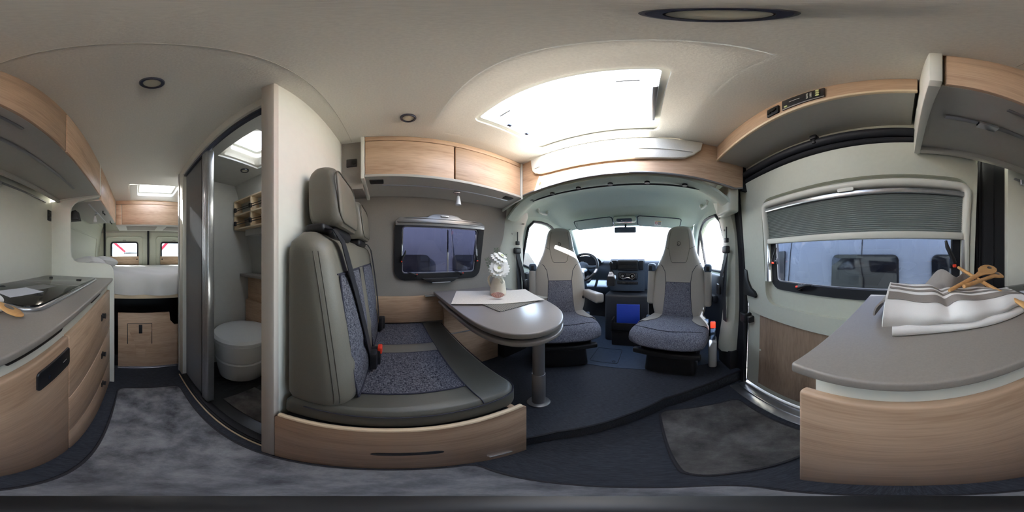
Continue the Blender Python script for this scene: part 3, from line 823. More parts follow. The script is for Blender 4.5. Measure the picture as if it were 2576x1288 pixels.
for y0, y1 in ((-.41, -.19), (-.90, -.71)):
    ob(MB().prism(rrect(y0, y1, -.222, -.196, .01), 'x', .194, .203, .002), 'grip_slot', 'black', kt)
ob(MB().cyl((.202, -1.08, -.205), (.192, -1.08, -.205), .009, n=14), 'push_button', 'black', kt)
wt = MB().prism(rrect(.160, .656, -1.165, .133, (.006, .006, .006, .012)), 'z', -.178, -.160, .004, 3)
tag(ob(wt, 'kitchen_worktop', 'worktop'), 'grey kitchen worktop on the oak unit', 'worktop')

hb = T('sink_hob_combination', 'black glass covered hob and sink set in the kitchen worktop', 'hob', (.45, -.7, -.16))
ho = rrect(.255, .628, -1.075, -.352, .055, 8)
ob(MB().prism(expand(ho, .008), 'z', -.1598, -.150, .003), 'steel_rim', 'alu', hb)
ob(MB().prism(expand(ho, -.004), 'z', -.1595, -.145, .002), 'glass_lid', 'bglass', hb)
ob(MB().box(.262, .622, -.735, -.731, -.1465, -.1445), 'lid_gap', 'under', hb)
for x, y, r in ((.335, -.50, .017), (.56, -.53, .014), (.55, -.97, .012), (.335, -.93, .016)):
    ob(MB().lathe([(r, -.002), (r, .002), (r * .6, .003), (r * .55, .0)], (x, y, -.1452), 18), 'rubber_stop', 'rubber', hb)
pp = MB().prism([(.385, -.40), (.50, -.43), (.46, -.58), (.345, -.55)], 'z', -.1448, -.1440)
tag(ob(pp, 'leaflet', 'paper'), 'white printed leaflet lying on the black glass hob', 'leaflet')
pp = MB().prism([(.385, -.56), (.475, -.585), (.44, -.70), (.355, -.68)], 'z', -.1448, -.1441)
tag(ob(pp, 'leaflet', 'paperg'), 'greyish printed leaflet on the black glass hob, behind the white one', 'leaflet')

# end panel towards the bed, with the rounded opening
ep = [(.152, -1.15), (.152, -.14), (.158, -.10), (.178, -.07), (.215, -.055), (.43, -.048), (.462, -.035), (.485, -.005), (.492, .04), (.492, .35), (.485, .39), (.46, .42), (.425, .435), (.26, .455), (.26, .462), (.70, .462), (.70, -1.15)]
tag(ob(MB().prism(ep, 'y', -1.192, -1.170, .003), 'end_panel_board', 'white'), 'white end panel with rounded opening between kitchen and bed', 'partition')

# kitchen overhead locker
ko = T('overhead_locker', 'light oak overhead locker with white end panel above the kitchen worktop', 'locker', (.45, -.6, .44))
ob(MB().box(.262, .60, -1.165, -.06, .462, .474, .002), 'bottom_panel', 'under', ko)
ob(MB().box(.575, .60, -1.165, -.06, .440, .475, .003), 'rear_lip', 'under', ko)
for y0, y1 in ((-.565, -.066), (-1.165, -.569)):
    ob(MB().box(.2525, .272, y0 + .002, y1 - .002, .464, .738, .004), 'door', 'wood_y', ko)
ob(MB().box(.2565, .275, -1.165, -.062, .741, .749), 'top_rail', 'wood_y', ko)
ob(MB().prism([(.248, .749), (.248, .470), (.262, .456), (.578, .438), (.598, .438), (.598, .749)], 'y', -.062, -.040, .003), 'end_panel', 'white', ko)
ob(MB().prism([(.248, .749), (.248, .462), (.598, .455), (.598, .749)], 'y', -1.168, -1.150, .002), 'end_panel', 'white', ko)
ob(MB().box(.376, .392, -.97, -.10, .453, .462, .003), 'light_rail', 'satin', ko)
ob(MB().box(.372, .398, -.25, -.19, .444, .456, .002), 'light_slider', 'alu', ko)
ob(MB().box(.376, .390, -.192, -.188, .446, .454), 'lens', 'bglass', ko)
ob(MB().box(.29, .30, -.36, -.22, .456, .462, .002), 'latch_rail', 'satin', ko)
tr = T('hanging_rail', 'thin grey hanging rail on the white wall above the hob', 'rail', (.65, -.8, .40))
ob(MB().box(.648, .658, -1.07, -.53, .425, .437, .002), 'rail', 'satin', tr)
ob(MB().box(.638, .650, -.60, -.565, .40, .435, .004), 'hook', 'alu', tr)
ks = T('wall_socket', 'black socket plate on the white wall beside the hob', 'socket', (.65, -1.13, .28))
ob(MB().box(.650, .659, -1.155, -1.10, .285, .375, .004), 'plate', 'black', ks)
for z in (.31, .352): ob(MB().box(.647, .651, -1.145, -1.11, z - .012, z + .012, .002), 'rocker', 'bglass', ks)

# ------------------------------------------------------------------ BENCH SEAT
bn = T('travel_bench', 'taupe and blue grey two seat travel bench on an oak plinth', 'bench', (-.75, .05, -1.15))
fp = ob(MB().prism([(-.272, -1.15), (-.272, -.625), (-.26, -.605), (0, -.585), (.25, -.59), (.325, -.595), (.343, -.615), (.343, -1.15)], 'x', -.330, -.312, .003), 'side_board', 'wood_y', bn)
ob(MB().prism([(y, z) for y, z in rrect(-.04, .105, -.865, -.825, .0195, 8)], 'x', -.314, -.3095, .001), 'oval_grip', 'black', fp)
ob(MB().box(-.312, -.309, .215, .285, -1.085, -1.078), 'foot_plate', 'alu', fp)
ob(MB().tube([(-.318, y, z + .004) for y, z in ((-.26, -.605), (-.13, -.593), (0, -.585), (.25, -.589), (.325, -.597))], .009, 8), 'edge_band', 'edge', fp)
ob(MB().box(-1.14, -.335, .295, .315, -1.0, -.60), 'front_board', 'wood_x', bn)
ob(MB().box(-1.14, -.335, -.25, .29, -.63, -.60), 'seat_deck', 'black', bn)
# seat cushion: softly domed top, rounded near corner
poly = rrect(-1.145, -.336, -.262, .358, (.075, .02, .02, .02), 8)
cs = MB().rings([[(x, y, z) for x, y in expand(poly, -dd)] for dd, z in ((.012, -.594), (.003, -.590), (0, -.582), (0, -.535), (.002, -.522), (.007, -.512), (.014, -.5050), (.018, -.5018))], False, True)
seatc = ob(cs, 'seat_cushion', 'taupe_d', bn, sharp=50)
SEATZ = -.5015
for x0, x1 in ((-.735, -.440), (-1.12, -.825)):
    p = MB().slab(lambda u, v: (x0 + (x1 - x0) * u, -.14 + .355 * v, SEATZ + .001 + .006 * (1 - (2 * u - 1) ** 6) * (1 - (2 * v - 1) ** 6)), 14, 14, .003)
    q = ob(p, 'fabric_panel', 'fab', seatc)
    ob(MB().tube([(x, y, SEATZ + .0025) for x, y in rrect(x0, x1, -.14, .215, .012)], .0035, 6, True), 'piping', 'pipe', q)
p = MB().slab(lambda u, v: (-.823 + .086 * u, -.14 + .355 * v, SEATZ + .001 + .004 * (1 - (2 * u - 1) ** 4)), 6, 8, .003)
ob(p, 'middle_strip', 'taupe', seatc)
ob(MB().tube([(x, .218, SEATZ + .0015) for x in np.linspace(-1.12, -.36, 12)] + [(-.348, .218, SEATZ - .002), (-.340, .218, SEATZ - .012)], .0020, 6), 'seam', 'pipe', seatc)
ob(MB().tube([(x, y, -.515) for x, y in ((-.3355, -.2), (-.3345, 0), (-.3345, .2), (-.336, .275), (-.347, .32), (-.372, .345), (-.41, .356), (-.6, .358), (-.9, .358), (-1.12, .356))], .0022, 6), 'seam', 'pipe', seatc)
# backrest
secs = []; edge_arc = []
for z in np.linspace(-.498, .066, 22):
    k = (z + .498) / .564
    y1 = -.085 - .072 * k + .012 * math.sin(k * 3.14); y0 = -.262 - .006 * k
    r = .034
    xa, xb = -1.14, -.338 - .010 * k
    if k > .9:
        s_ = (k - .9) / .1; q = 1 - math.sqrt(max(0, 1 - s_ * s_)); y1 -= .04 * q; y0 += .03 * q; xa += .02 * q; xb -= .035 * q
    if k < .06:
        s_ = 1 - k / .06; y1 -= .015 * s_; xb -= .012 * s_
    r = min(.034, (y1 - y0) / 2 - .002); r0 = min(.062, (y1 - y0) * .62, y1 - y0 - r - .002)
    secs.append([(x, y, z) for x, y in rrect(xa, xb, y0, y1, (r0, r, r, r), 6)])
    edge_arc.append((xb - r0, y1 - r0, r0, z))
bk = ob(MB().rings(secs, False, True), 'backrest', 'taupe', bn, sharp=55)
def bface(x, z, o=.002):
    k = (z + .498) / .564
    return (x, -.085 - .072 * k + .012 * math.sin(k * 3.14) + o, z)
for x0, x1 in ((-.665, -.405), (-1.04, -.76)):
    p = MB().slab(lambda u, v: bface(x0 + (x1 - x0) * u, -.49 + .44 * v, .001 + .010 * (1 - (2 * u - 1) ** 6) * (1 - (2 * v - 1) ** 8) - .008 * math.exp(-((v - .36) / .06) ** 2)), 12, 20, .003)
    q = ob(p, 'fabric_panel', 'fab', bk)
    ob(MB().tube([bface(x, z, .003) for x, z in rrect(x0, x1, -.49, -.05, .01)], .003, 6, True), 'piping', 'pipe', q)
ob(MB().tube([bface(x, -.048, -.0005) for x in np.linspace(-1.1, -.397, 10)], .002, 6), 'seam', 'pipe', bk)
for ang in (24, 36): ob(MB().tube([(cx_ + rr_ * math.cos(R(ang)), cy_ + rr_ * math.sin(R(ang)), z) for cx_, cy_, rr_, z in edge_arc[1:-2]], .0010, 6), 'stitching', 'taupe_d', bk)
ob(MB().tube([bface(-1.132, z, -.02) for z in np.linspace(-.47, .05, 10)], .006, 6), 'piping', 'pipe', bk)
for xc in (-.565, -.955):
    hr = []
    for z in np.linspace(.092, .302, 14):
        k = (z - .092) / .21; w = .132 - .012 * k; e = 1 - abs(2 * k - 1) ** 5
        w *= .90 + .10 * e; dth = (.060 - .008 * k) * (.72 + .28 * e)
        hr.append([(xc + x, -.193 - .016 * k + y, z) for x, y in rrect(-w, w, -dth, dth, .034, 5)])
    h = ob(MB().rings(hr, False, True), 'headrest', 'taupe', bn, sharp=60)
    ob(MB().tube([(xc + x, -.193 + .052 - .014 * (z - .092) / .21 * 1.4, z) for x, z in rrect(-.118, .118, .105, .288, .04)], .0025, 6, True), 'seam', 'taupe_d', h)
    for s_ in (-.05, .05): ob(MB().cyl((xc + s_, -.20, .04), (xc + s_, -.20, .12), .007, n=10), 'rod', 'black', h)
    ob(MB().box(xc - .10, xc + .10, -.24, -.165, .052, .094, .015, 3), 'collar', 'black', h)
# belts
def strap(pts, w, side, th=.0025):
    """flat webbing along pts; side(p) = width direction"""
    rows = []
    for i, p in enumerate(pts):
        p = Vector(p); s_ = Vector(side); a = Vector(pts[max(0, i - 1)]); c = Vector(pts[min(len(pts) - 1, i + 1)])
        d = (c - a).normalized(); s_ = (s_ - d * s_.dot(d)).normalized() * w / 2; n = d.cross(s_).normalized() * th / 2
        rows.append([p - s_ - n, p + s_ - n, p + s_ + n, p - s_ + n])
    return MB().rings(rows, False, True)
for k, (xa, xb, lab) in enumerate(((-.43, -.585, 'black seat belt with red buckle running down the bench backrest beside the aisle'), (-1.075, -.985, 'black seat belt on the bench backrest beside the window wall'))):
    t = T('seat_belt', lab, 'seat belt', (xb, -.08, -.49))
    zz = np.linspace(.075, -.40, 14)
    ps = [(xa + .0 * i, -.20, .083) for i in (0,)] + [bface(xa + (xb - xa) * ((.075 - z) / .475), z, .018 if z < .05 else .002) for z in zz]
    ob(strap(ps, .046, (1, 0, 0)), 'webbing', 'belt', t)
    ob(MB().box(xa - .06 if k == 0 else xa - .03, xa + .03, -.235, -.175, .068, .092, .01, 3), 'guide', 'black', t)
    x, y, z = bface(xb, -.42, .028)
    ob(MB().box(x - .024, x + .024, y - .012, y + .012, z - .055, z + .03, .006), 'tongue', 'black', t)
    bkl = ob(MB().box(xb - .052 - .02, xb - .052 + .024, -.078, -.040, -.485, -.405, .006), 'buckle', 'black', t)
    if k == 0: ob(MB().box(xb - .054 - .018, xb - .052 + .022, -.052, -.034, -.425, -.392, .005), 'release_button', 'red', bkl)

# ------------------------------------------------------------------ DINETTE WALL BOARD AND TABLE
wbt = T('wall_board', 'light oak storage board along the wall below the dinette window', 'cabinet', (-1.12, .3, -1.0))
ob(MB().box(-1.165, -1.150, -.20, .86, -.50, -.292, .003), 'upper_board', 'wood_y', wbt)
ob(MB().box(-1.150, -1.118, .375, .86, -1.0, -.335, .004), 'lower_board', 'wood_y', wbt)
ob(MB().box(-1.118, -1.108, .42, .80, -.62, -.612, .002), 'grip_rail', 'alu', wbt)
ob(MB().box(-1.1495, -1.120, .24, .55, -.296, -.284, .003), 'table_rail', 'alu', wbt)
TZ = -.255
tb_ = T('dinette_table', 'grey dinette table with fold out leaf on a single metal leg', 'table', (-.5, .637, PZ))
tout = [(-1.118, .298), (-.60, .290), (-.50, .292), (-.42, .305), (-.355, .335), (-.312, .385), (-.292, .45), (-.298, .52), (-.33, .59), (-.39, .66), (-.50, .735), (-.62, .79), (-.75, .828), (-.90, .838), (-1.118, .838)]
def smooth_poly(p, it=2):
    for _ in range(it):
        q = []
        for i in range(len(p)):
            a = p[i]; c = p[(i + 1) % len(p)]
            if math.dist(a, c) > .3: q += [a, c]
            else: q += [(a[0] * .75 + c[0] * .25, a[1] * .75 + c[1] * .25), (a[0] * .25 + c[0] * .75, a[1] * .25 + c[1] * .75)]
        p = q
    return p
tout = smooth_poly(tout)[::1]
def ccw(p):
    a = sum(p[i][0] * p[(i + 1) % len(p)][1] - p[(i + 1) % len(p)][0] * p[i][1] for i in range(len(p)))
    return p if a > 0 else p[::-1]
tout = ccw(tout)
def dedupe(p): return [q for i, q in enumerate(p) if math.dist(q, p[i - 1]) > .004]
tout = dedupe(tout)
tt = ob(MB().prism(tout, 'z', TZ - .022, TZ, .005, 3), 'top', 'tabletop', tb_)
ob(MB().prism(dedupe(expand(tout, -.022)), 'z', TZ - .036, TZ - .021), 'runner_gap', 'black', tb_)
ob(MB().prism([(max(x, -1.0), y) for x, y in tout], 'z', TZ - .054, TZ - .036, .005, 3), 'leaf', 'tabletop', tb_)
lgm = MB().lathe([(.0345, PZ + .012), (.0345, PZ + .30), (.033, PZ + .302)], (-.50, .637, 0), 28)
ob(lgm, 'lower_leg', 'satin', tb_)
ob(MB().lathe([(.031, PZ + .29), (.031, TZ - .054)], (-.50, .637, 0), 28), 'upper_leg', 'satin', tb_)
ob(MB().lathe([(.06, PZ + .0015), (.058, PZ + .008), (.04, PZ + .014), (.034, PZ + .014)], (-.50, .637, 0), 28), 'floor_plate', 'satin', tb_)
# table setting
A, B, D = Vector((-.763, .294)), Vector((-.530, .728)), Vector((-1.05, .445))
def cloth(u, v):
    p = A + (B - A) * u + (D - A) * v
    return (p.x, p.y, TZ + .0062 + .0012 * math.sin(u * 9 + v * 4))
tag(ob(MB().slab(cloth, 16, 10, .0015), 'table_runner', 'linen'), 'beige linen cloth spread diagonally on the dinette table', 'cloth')
tag(ob(MB().prism(rrect(-.885, -.556, .437, .80, .004), 'z', TZ + .0006, TZ + .004, .001), 'place_mat', 'mat'), 'dark ribbed place mat lying under the beige cloth', 'place mat')
VX, VY, VZ = -.804, .619, TZ + .0095
vs_ = T('vase', 'cream stoneware jug vase with turned rings on the beige cloth', 'vase', (VX, VY, VZ))
pf_ = [(.0005, 0), (.044, 0), (.050, .004), (.0515, .02)]
for k in range(6): pf_ += [(.0515 - .0012 * k, .026 + .009 * k), (.0495 - .0012 * k, .0305 + .009 * k)]
pf_ += [(.043, .085), (.035, .10), (.028, .113), (.0255, .124), (.027, .134), (.0235, .133), (.022, .12), (.03, .09), (.04, .05), (.0005, .02)]
ob(MB().lathe(pf_, n=36), 'body', 'stone', vs_, local=True)
dirL = Vector((-.62, .78, 0))
dv = Vector((-.80, -.60, 0)) * -1
hnd = Vector((-.61, -.79, 0))
ob(MB().tube([hnd * r_ + Vector((0, 0, z)) for r_, z in ((.024, .122), (.045, .127), (.058, .112), (.060, .09), (.052, .066), (.044, .052))], .0065, 10), 'handle', 'stone', vs_, local=True)
mk = MB()
fc = Vector((.79, -.61, 0)); sdv = Vector((.61, .79, 0))
for dx, dz in ((.006, .088), (.014, .092), (.010, .098), (.016, .102), (.007, .106), (.012, .082), (.017, .086)):
    rr = .0440 - (dz - .085) * .533
    c = fc * math.sqrt(max(0, rr * rr - (dx + .012) ** 2)) + sdv * (dx + .012) + Vector((0, 0, dz))
    mk.tube([c + sdv * .0035 * math.cos(a) + Vector((0, 0, .0035 * math.sin(a))) + fc * .0008 for a in np.linspace(0, 6.28, 9)[:-1]], .0007, 5, True)
ob(mk, 'printed_emblem', 'print', vs_, local=True)

def gerbera(label, c, nrm, foot, r=.062, droop=0):
    c = Vector(c); nrm = Vector(nrm).normalized()
    g = T('gerbera_flower', label, 'flower', foot)
    base_ = Vector((foot[0], foot[1], foot[2]))
    q = nrm.to_track_quat('Z', 'Y').to_matrix()
    def W(p): return c + q @ Vector(p)
    tops = W((0, 0, -.006)); low = Vector(foot)
    mid = (tops + low) / 2 + Vector((0, 0, .01))
    ob(MB().tube([low, mid, tops - nrm * .012, tops], [.0028, .0026, .003, .006], 8), 'stem', 'leaf', g)
    def petal(L, wd, tilt, z0):
        def fn(u, v):
            x = .010 + L * v; w = wd * 1.25 * min(1, .45 + .75 * v) * math.sqrt(max(.02, 1 - max(0, (v - .62) / .38) ** 2.4))
            y = (u - .5) * 2 * w
            return (x, y, z0 + math.sin(tilt - droop) * x - droop * 6 * x * x + .004 * math.sin(v * 2.6) - .10 * y * y / .006 * .06)
        return MB().slab(fn, 4, 8, .0007)
    for row, (nP, L, wd, tilt, z0) in enumerate(((20, r - .010, .0082, -.10, .0), (16, r - .019, .0075, .12, .003), (14, .024, .0050, .45, .005))):
        pm = petal(L, wd, tilt, z0); me = None
        for k in range(nP):
            a = 2 * math.pi * (k + .5 * row) / nP
            rot = Matrix.Rotation(a, 3, 'Z')
            m = MB(); m.v = [tuple(W(rot @ Vector(p))) for p in pm.v]; m.f = pm.f
            ob(m, 'petal', 'petal', g, sharp=70)
    ob(MB().ball((0, 0, 0), (.011, .011, .005), 8).map(lambda p: W((p.x, p.y, p.z + .008))), 'disc', 'core', g)
foot = (VX, VY, VZ + .025)
gerbera('white gerbera with open centre, the lower bloom in the stoneware vase', (-.775, .605, -.075), (.62, -.55, .42), foot, .066)
gerbera('white gerbera tilted away, the upper bloom in the stoneware vase', (-.795, .640, -.002), (.55, .28, .80), (VX + .002, VY + .002, VZ + .03), .064, .32)
fr_ = T('fern_sprig', 'green fern sprig standing among the white gerberas', 'foliage', (VX - .002, VY - .002, VZ + .02))
random.seed(3)
for (tip, n_) in (((VX - .02, VY + .0, .055), 14), ((VX - .05, VY - .055, -.01), 10), ((VX + .01, VY + .05, .02), 10)):
    a = Vector((VX - .002, VY - .002, VZ + .10)); tip = Vector(tip)
    ob(MB().tube([Vector((VX - .002, VY - .002, VZ + .02)), a, (a + tip) / 2 + Vector((0, 0, .008)), tip], [.0015, .0014, .0012, .0006], 6), 'stalk', 'leaf', fr_)
    d = (tip - a); sd_ = d.cross(Vector((.6, -.7, .2))).normalized()
    for k in range(n_):
        for s_ in (-1, 1):
            f0 = a + d * (.28 + .70 * k / n_); e = f0 + sd_ * s_ * (.030 - .014 * k / n_) + d.normalized() * .014
            nn = d.cross(sd_).normalized() * .0004
            w = d.normalized() * .0022; m_ = (f0 + e) / 2
            ob(MB().add([f0 - nn, m_ - w - nn, e - nn, m_ + w - nn, f0 + nn, m_ - w + nn, e + nn, m_ + w + nn], [[3, 2, 1, 0], [4, 5, 6, 7], [0, 1, 5, 4], [1, 2, 6, 5], [2, 3, 7, 6], [3, 0, 4, 7]]), 'leaflet', 'leaf', fr_)
# scallop shell
sx_, sy_ = -.715, .548
def scal(u, v, o=0):
    a = (u - .5) * 2.3; r_ = .042 * v * (1 + .02 * math.cos(u * 52))
    return (r_ * math.sin(a), .030 - r_ * math.cos(a), .014 * math.sin(min(1, v) * 2.6) * (1 - .5 * abs(u - .5)) + .0010 * math.cos(u * 52) * v + .001 + o)
def tilt_(p): return Vector((p.x, p.y * .80 - 0, .004 + p.z + max(0, (p.y + .012)) * .62))
shl = T('scallop_shell', 'small brown ribbed scallop shell before the vase on the beige cloth', 'shell', (sx_, sy_, TZ + .0095), R(52))
ob(MB().slab(scal, 44, 10, .0015).map(tilt_), 'valve', 'shell', shl, local=True)
ob(MB().box(-.009, .009, .026, .034, .001, .005, .0015).map(tilt_), 'hinge', 'shell', shl, local=True)
for k in range(9):
    u_ = .06 + .88 * k / 8
    ob(MB().tube([tilt_(Vector(scal(u_, v, .002))) for v in np.linspace(.25, .99, 7)], .0010, 5), 'rib', 'shellr', shl, local=True)

# ------------------------------------------------------------------ REAR: BED AND LOCKERS
bed = T('bed', 'raised rear bed with white sheet on an oak base', 'bed', (-.24, -2.2, -1.15))
bw = MB().prism([(.148, -1.13), (.148, -.515), (-.30, -.515), (-.308, -.60), (-.345, -.645), (-.40, -.65), (-.40, -1.13)], 'y', -1.425, -1.405, .003)
bf = ob(bw, 'front_board', 'wood_x', bed)
hatch = MB()
for pl in ([(.065, -.84), (.065, -.62), (-.145, -.62), (-.145, -.84)],): hatch.tube([(x, -1.404, z) for x, z in pl], .0035, 6)
ob(hatch, 'groove', 'black', bf)
leg = [(.055, -.66), (.045, -.72), (.01, -.80), (-.005, -.88), (-.01, -1.0), (-.085, -1.0), (-.09, -.88), (-.11, -.80), (-.14, -.72), (-.15, -.66)]
ob(MB().prism(leg, 'y', -1.407, -1.4015, .001), 'folding_foot', 'wood_x', bf)
ob(MB().box(-.062, -.032, -1.404, -1.396, -.72, -.63, .003), 'pull_strap', 'black', bf)
ob(MB().box(.148, -.40, -1.408, -1.400, -1.148, -1.130, .002), 'floor_rail', 'alu', bed)
ob(MB().box(-1.13, .655, -3.0, -1.43, -.385, -.345, .004), 'bed_base', 'edge', bed)
ob(MB().box(-1.13, .655, -2.98, -1.44, -1.15, -1.0), 'store_floor', 'black', bed)
ob(MB().box(-1.13, .655, -2.2, -2.18, -1.0, -.385), 'store_back', 'black', bed)
def sheet(u, v):
    x = -1.12 + 1.77 * u
    # v: 0 front hem, .3 top front edge, 1 rear
    if v < .3:
        k = v / .3; z = -.345 + .165 * math.sin(k * math.pi / 2); y = -1.41 - .10 * (1 - math.cos(k * math.pi / 2))
        y += .030 * math.sin(x * 13 + 2 * math.sin(x * 5)) * (1 - k) + .006 * math.sin(x * 31 + k * 5) * math.sin(k * 3)
        z += .006 * math.sin(x * 9) * (1 - k)
    else:
        k = (v - .3) / .7; z = -.18 + .012 * math.sin(k * 3.1); y = -1.51 - 1.48 * k
    z += .005 * math.sin(x * 7 + y * 5) * math.sin(y * 6 + 1.3 * x) + .003 * math.sin(x * 23 + y * 14)
    return (x, y, z)
ob(MB().slab(sheet, 70, 60, -.012), 'sheet', 'sheet', bed, sharp=80)
ob(MB().box(-1.10, .63, -2.98, -1.47, -.345, -.20, .04, 3), 'mattress', 'sheet', bed)
def pillow(label, c, L, Wd, h, rz):
    m = MB()
    def half(sg):
        def f(u, v):
            a, b_ = 2 * u - 1, 2 * v - 1
            e = (1 - abs(a) ** 3.2) * (1 - abs(b_) ** 3.2)
            return (a * L * (1 - .07 * b_ * b_), b_ * Wd * (1 - .09 * a * a), sg * h * max(0, e) ** .55 + .004 * math.sin(a * 11 + b_ * 5) * e)
        return f
    m.grid(half(1), 20, 16).grid(half(-1), 20, 16)
    o = tag(ob(m, 'pillow', 'sheet', local=True, sharp=80), label, 'pillow', 'pillows on the rear bed')
    o.location = (c[0], c[1], c[2] + CZ); o.rotation_euler = (R(8), R(-6), rz)
pillow('white striped pillow on the bed by the side wall, nearer the kitchen panel', (.50, -1.72, -.090), .21, .15, .075, R(80))
pillow('white pillow lying on the bed, farther from the kitchen panel', (.44, -2.18, -.090), .22, .16, .075, R(70))
# side locker over the bed and cross locker at the back
rs = T('overhead_locker', 'light oak side locker over the bed', 'locker', (.42, -1.65, .43))
ob(MB().box(.262, .60, -2.10, -1.202, .434, .446, .002), 'bottom_panel', 'under', rs)
for y0, y1 in ((-1.60, -1.205), (-2.09, -1.604)): ob(MB().box(.2525, .272, y0, y1, .436, .735, .004), 'door', 'wood_y', rs)
ob(MB().box(.2565, .275, -2.10, -1.202, .739, .749), 'top_rail', 'wood_y', rs)
ob(MB().box(.36, .372, -2.05, -1.25, .428, .434, .002), 'lamp_rail', 'alu', rs)
ob(MB().prism([(.45, .30), (.58, .30), (.58, .36), (.47, .38)], 'y', -1.32, -1.22, .004), 'vent_box', 'black', rs)
for y in (-1.5, -1.95): ob(MB().tube([(.30, y, .434), (.30, y, .41), (.285, y + .02, .40), (.275, y + .03, .385)], .006, 8), 'hook', 'black', rs)
reading_lamp('white reading lamp hanging under the side locker over the bed', (.365, -1.52, .428))
rc = T('overhead_locker', 'light oak cross locker above the foot of the rear bed', 'locker', (-.3, -2.35, .40))
ob(MB().box(-1.05, .252, -2.60, -2.11, .405, .417, .002), 'bottom_panel', 'under', rc)
for x0, x1 in ((.175, .250), (-.60, .171), (-.98, -.604)): ob(MB().box(x0, x1 - .001, -2.130, -2.11, .409, .690, .004), 'door', 'wood_x', rc)
ob(MB().box(-1.05, .252, -2.130, -2.112, .695, .749, .002), 'top_rail', 'wood_x', rc)
for x0 in (-.30, -.85): ob(MB().box(x0, x0 + .42, -2.5, -2.2, .400, .406), 'base_recess', 'wallgrey', rc)

# ------------------------------------------------------------------ WET ROOM
tl = T('cassette_toilet', 'white cassette toilet with closed lid in the wet room', 'toilet', (-.80, -1.04, -1.128))
def oval(rx, ry, z, n=40, cx=-.80, cy=-1.04): return [(cx + rx * math.cos(2 * math.pi * k / n), cy + ry * math.sin(2 * math.pi * k / n), z) for k in range(n)]
ob(MB().rings([oval(.15, .15, -1.127), oval(.185, .175, -1.10), oval(.205, .195, -.98), oval(.215, .205, -.895), oval(.205, .195, -.885)], False, True), 'pedestal', 'porc', tl)
ob(MB().rings([oval(.195, .185, -.884), oval(.215, .205, -.870), oval(.225, .215, -.76), oval(.232, .222, -.70), oval(.225, .215, -.69)], False, True), 'bowl', 'porc', tl)
ob(MB().rings([oval(.225, .215, -.689), oval(.240, .230, -.683), oval(.243, .233, -.662), oval(.225, .215, -.640), oval(.15, .14, -.626), oval(.02, .02, -.622)], False, True), 'lid', 'porc', tl)
ob(MB().box(-1.043, -.98, -1.14, -.94, -1.0, -.68, .02, 3), 'back_housing', 'porc', tl)
cab = T('wet_room_shelf', 'open oak shelf unit with retaining bars on the wet room wall', 'shelf', (-1.02, -1.05, .25))
ob(MB().box(-1.07, -1.055, -1.30, -.80, .25, .54), 'back', 'wood_y', cab)
for z in (.25, .385, .53): ob(MB().box(-1.06, -.90, -1.30, -.80, z, z + .014, .002), 'board', 'edge', cab)
for y in (-1.30, -1.06, -.814): ob(MB().box(-1.06, -.90, y, y + .014, .25, .544, .002), 'upright', 'edge', cab)
for z in (.30, .435):
    ob(MB().tube([(-.90, -1.285, z), (-.90, -.80, z)], .004, 8).tube([(-.90, -1.285, z + .02), (-.90, -.80, z + .02)], .003, 8), 'bar', 'black', cab)
    for y in (-1.27, -1.05): ob(MB().box(-.905, -.885, y - .012, y + .012, z - .012, z + .03, .003), 'bracket', 'black', cab)
ob(MB().box(-1.07, -.96, -1.2, -.8, .19, .25, .004), 'lower_rail', 'whitebath', cab)
wc = T('washstand', 'oak washstand with grey ledge behind the toilet', 'cabinet', (-1.02, -1.0, -1.12))
ob(MB().box(-1.10, -1.045, -1.30, -.60, -1.12, -.45, .004), 'cabinet', 'wood_y', wc)
ob(MB().box(-1.10, -.97, -1.30, -.55, -.20, -.175, .004), 'ledge', 'worktop', wc)
ob(MB().box(-1.10, -1.08, -1.30, -.6, -.45, -.2), 'splash_back', 'wood_y', wc)
cu = T('tooth_mug', 'small white mug on the wet room ledge', 'mug', (-1.03, -1.0, -.175))
ob(MB().lathe([(.02, .0005), (.028, .001), (.03, .05), (.027, .05), (.025, .006), (.0005, .005)], n=20), 'cup', 'porc', cu, local=True)
ob(MB().tube([(.028, 0, .04), (.045, 0, .036), (.045, 0, .018), (.028, 0, .012)], .004, 8), 'handle', 'porc', cu, local=True)
sl = dup(sp, (-.78, -.98, .720), .2, 'small round spot in the wet room ceiling')
# tambour door, opened to the rear post
td = T('tambour_door', 'grey ribbed tambour door pushed open at the wet room entrance', 'door', (-.38, -1.0, -1.115))
nr = 26
def tam(u, v): return (-.392 - .006 * abs(math.sin(u * nr * math.pi)), -1.205 + .33 * u, -1.11 + 1.795 * v)
ob(MB().slab(tam, nr * 6, 1, -.004), 'ribbed_curtain', 'tambour', td, sharp=30)
pr = MB().box(-.425, -.378, -.875, -.800, -1.11, .685, .010, 3)
for y in (-.86, -.845, -.828, -.815): pr.tube([(-.3785, y, -1.10), (-.3785, y, .68)], .003, 6)
ob(pr, 'end_profile', 'alu', td)
ob(MB().tube([(-.384, -.875, -1.1), (-.384, -.875, .68)], .006, 8), 'seal', 'rubber', td)
ob(MB().box(-.40, -.372, -1.21, -.33, .672, .688, .003), 'top_track', 'ring', td)
sm = MB().box(-.72, -.48, -.80, -.36, -1.124, -1.116, .003)
tag(ob(sm, 'shower_mat', 'rugdark'), 'dark grey mat on the wet room floor', 'mat')

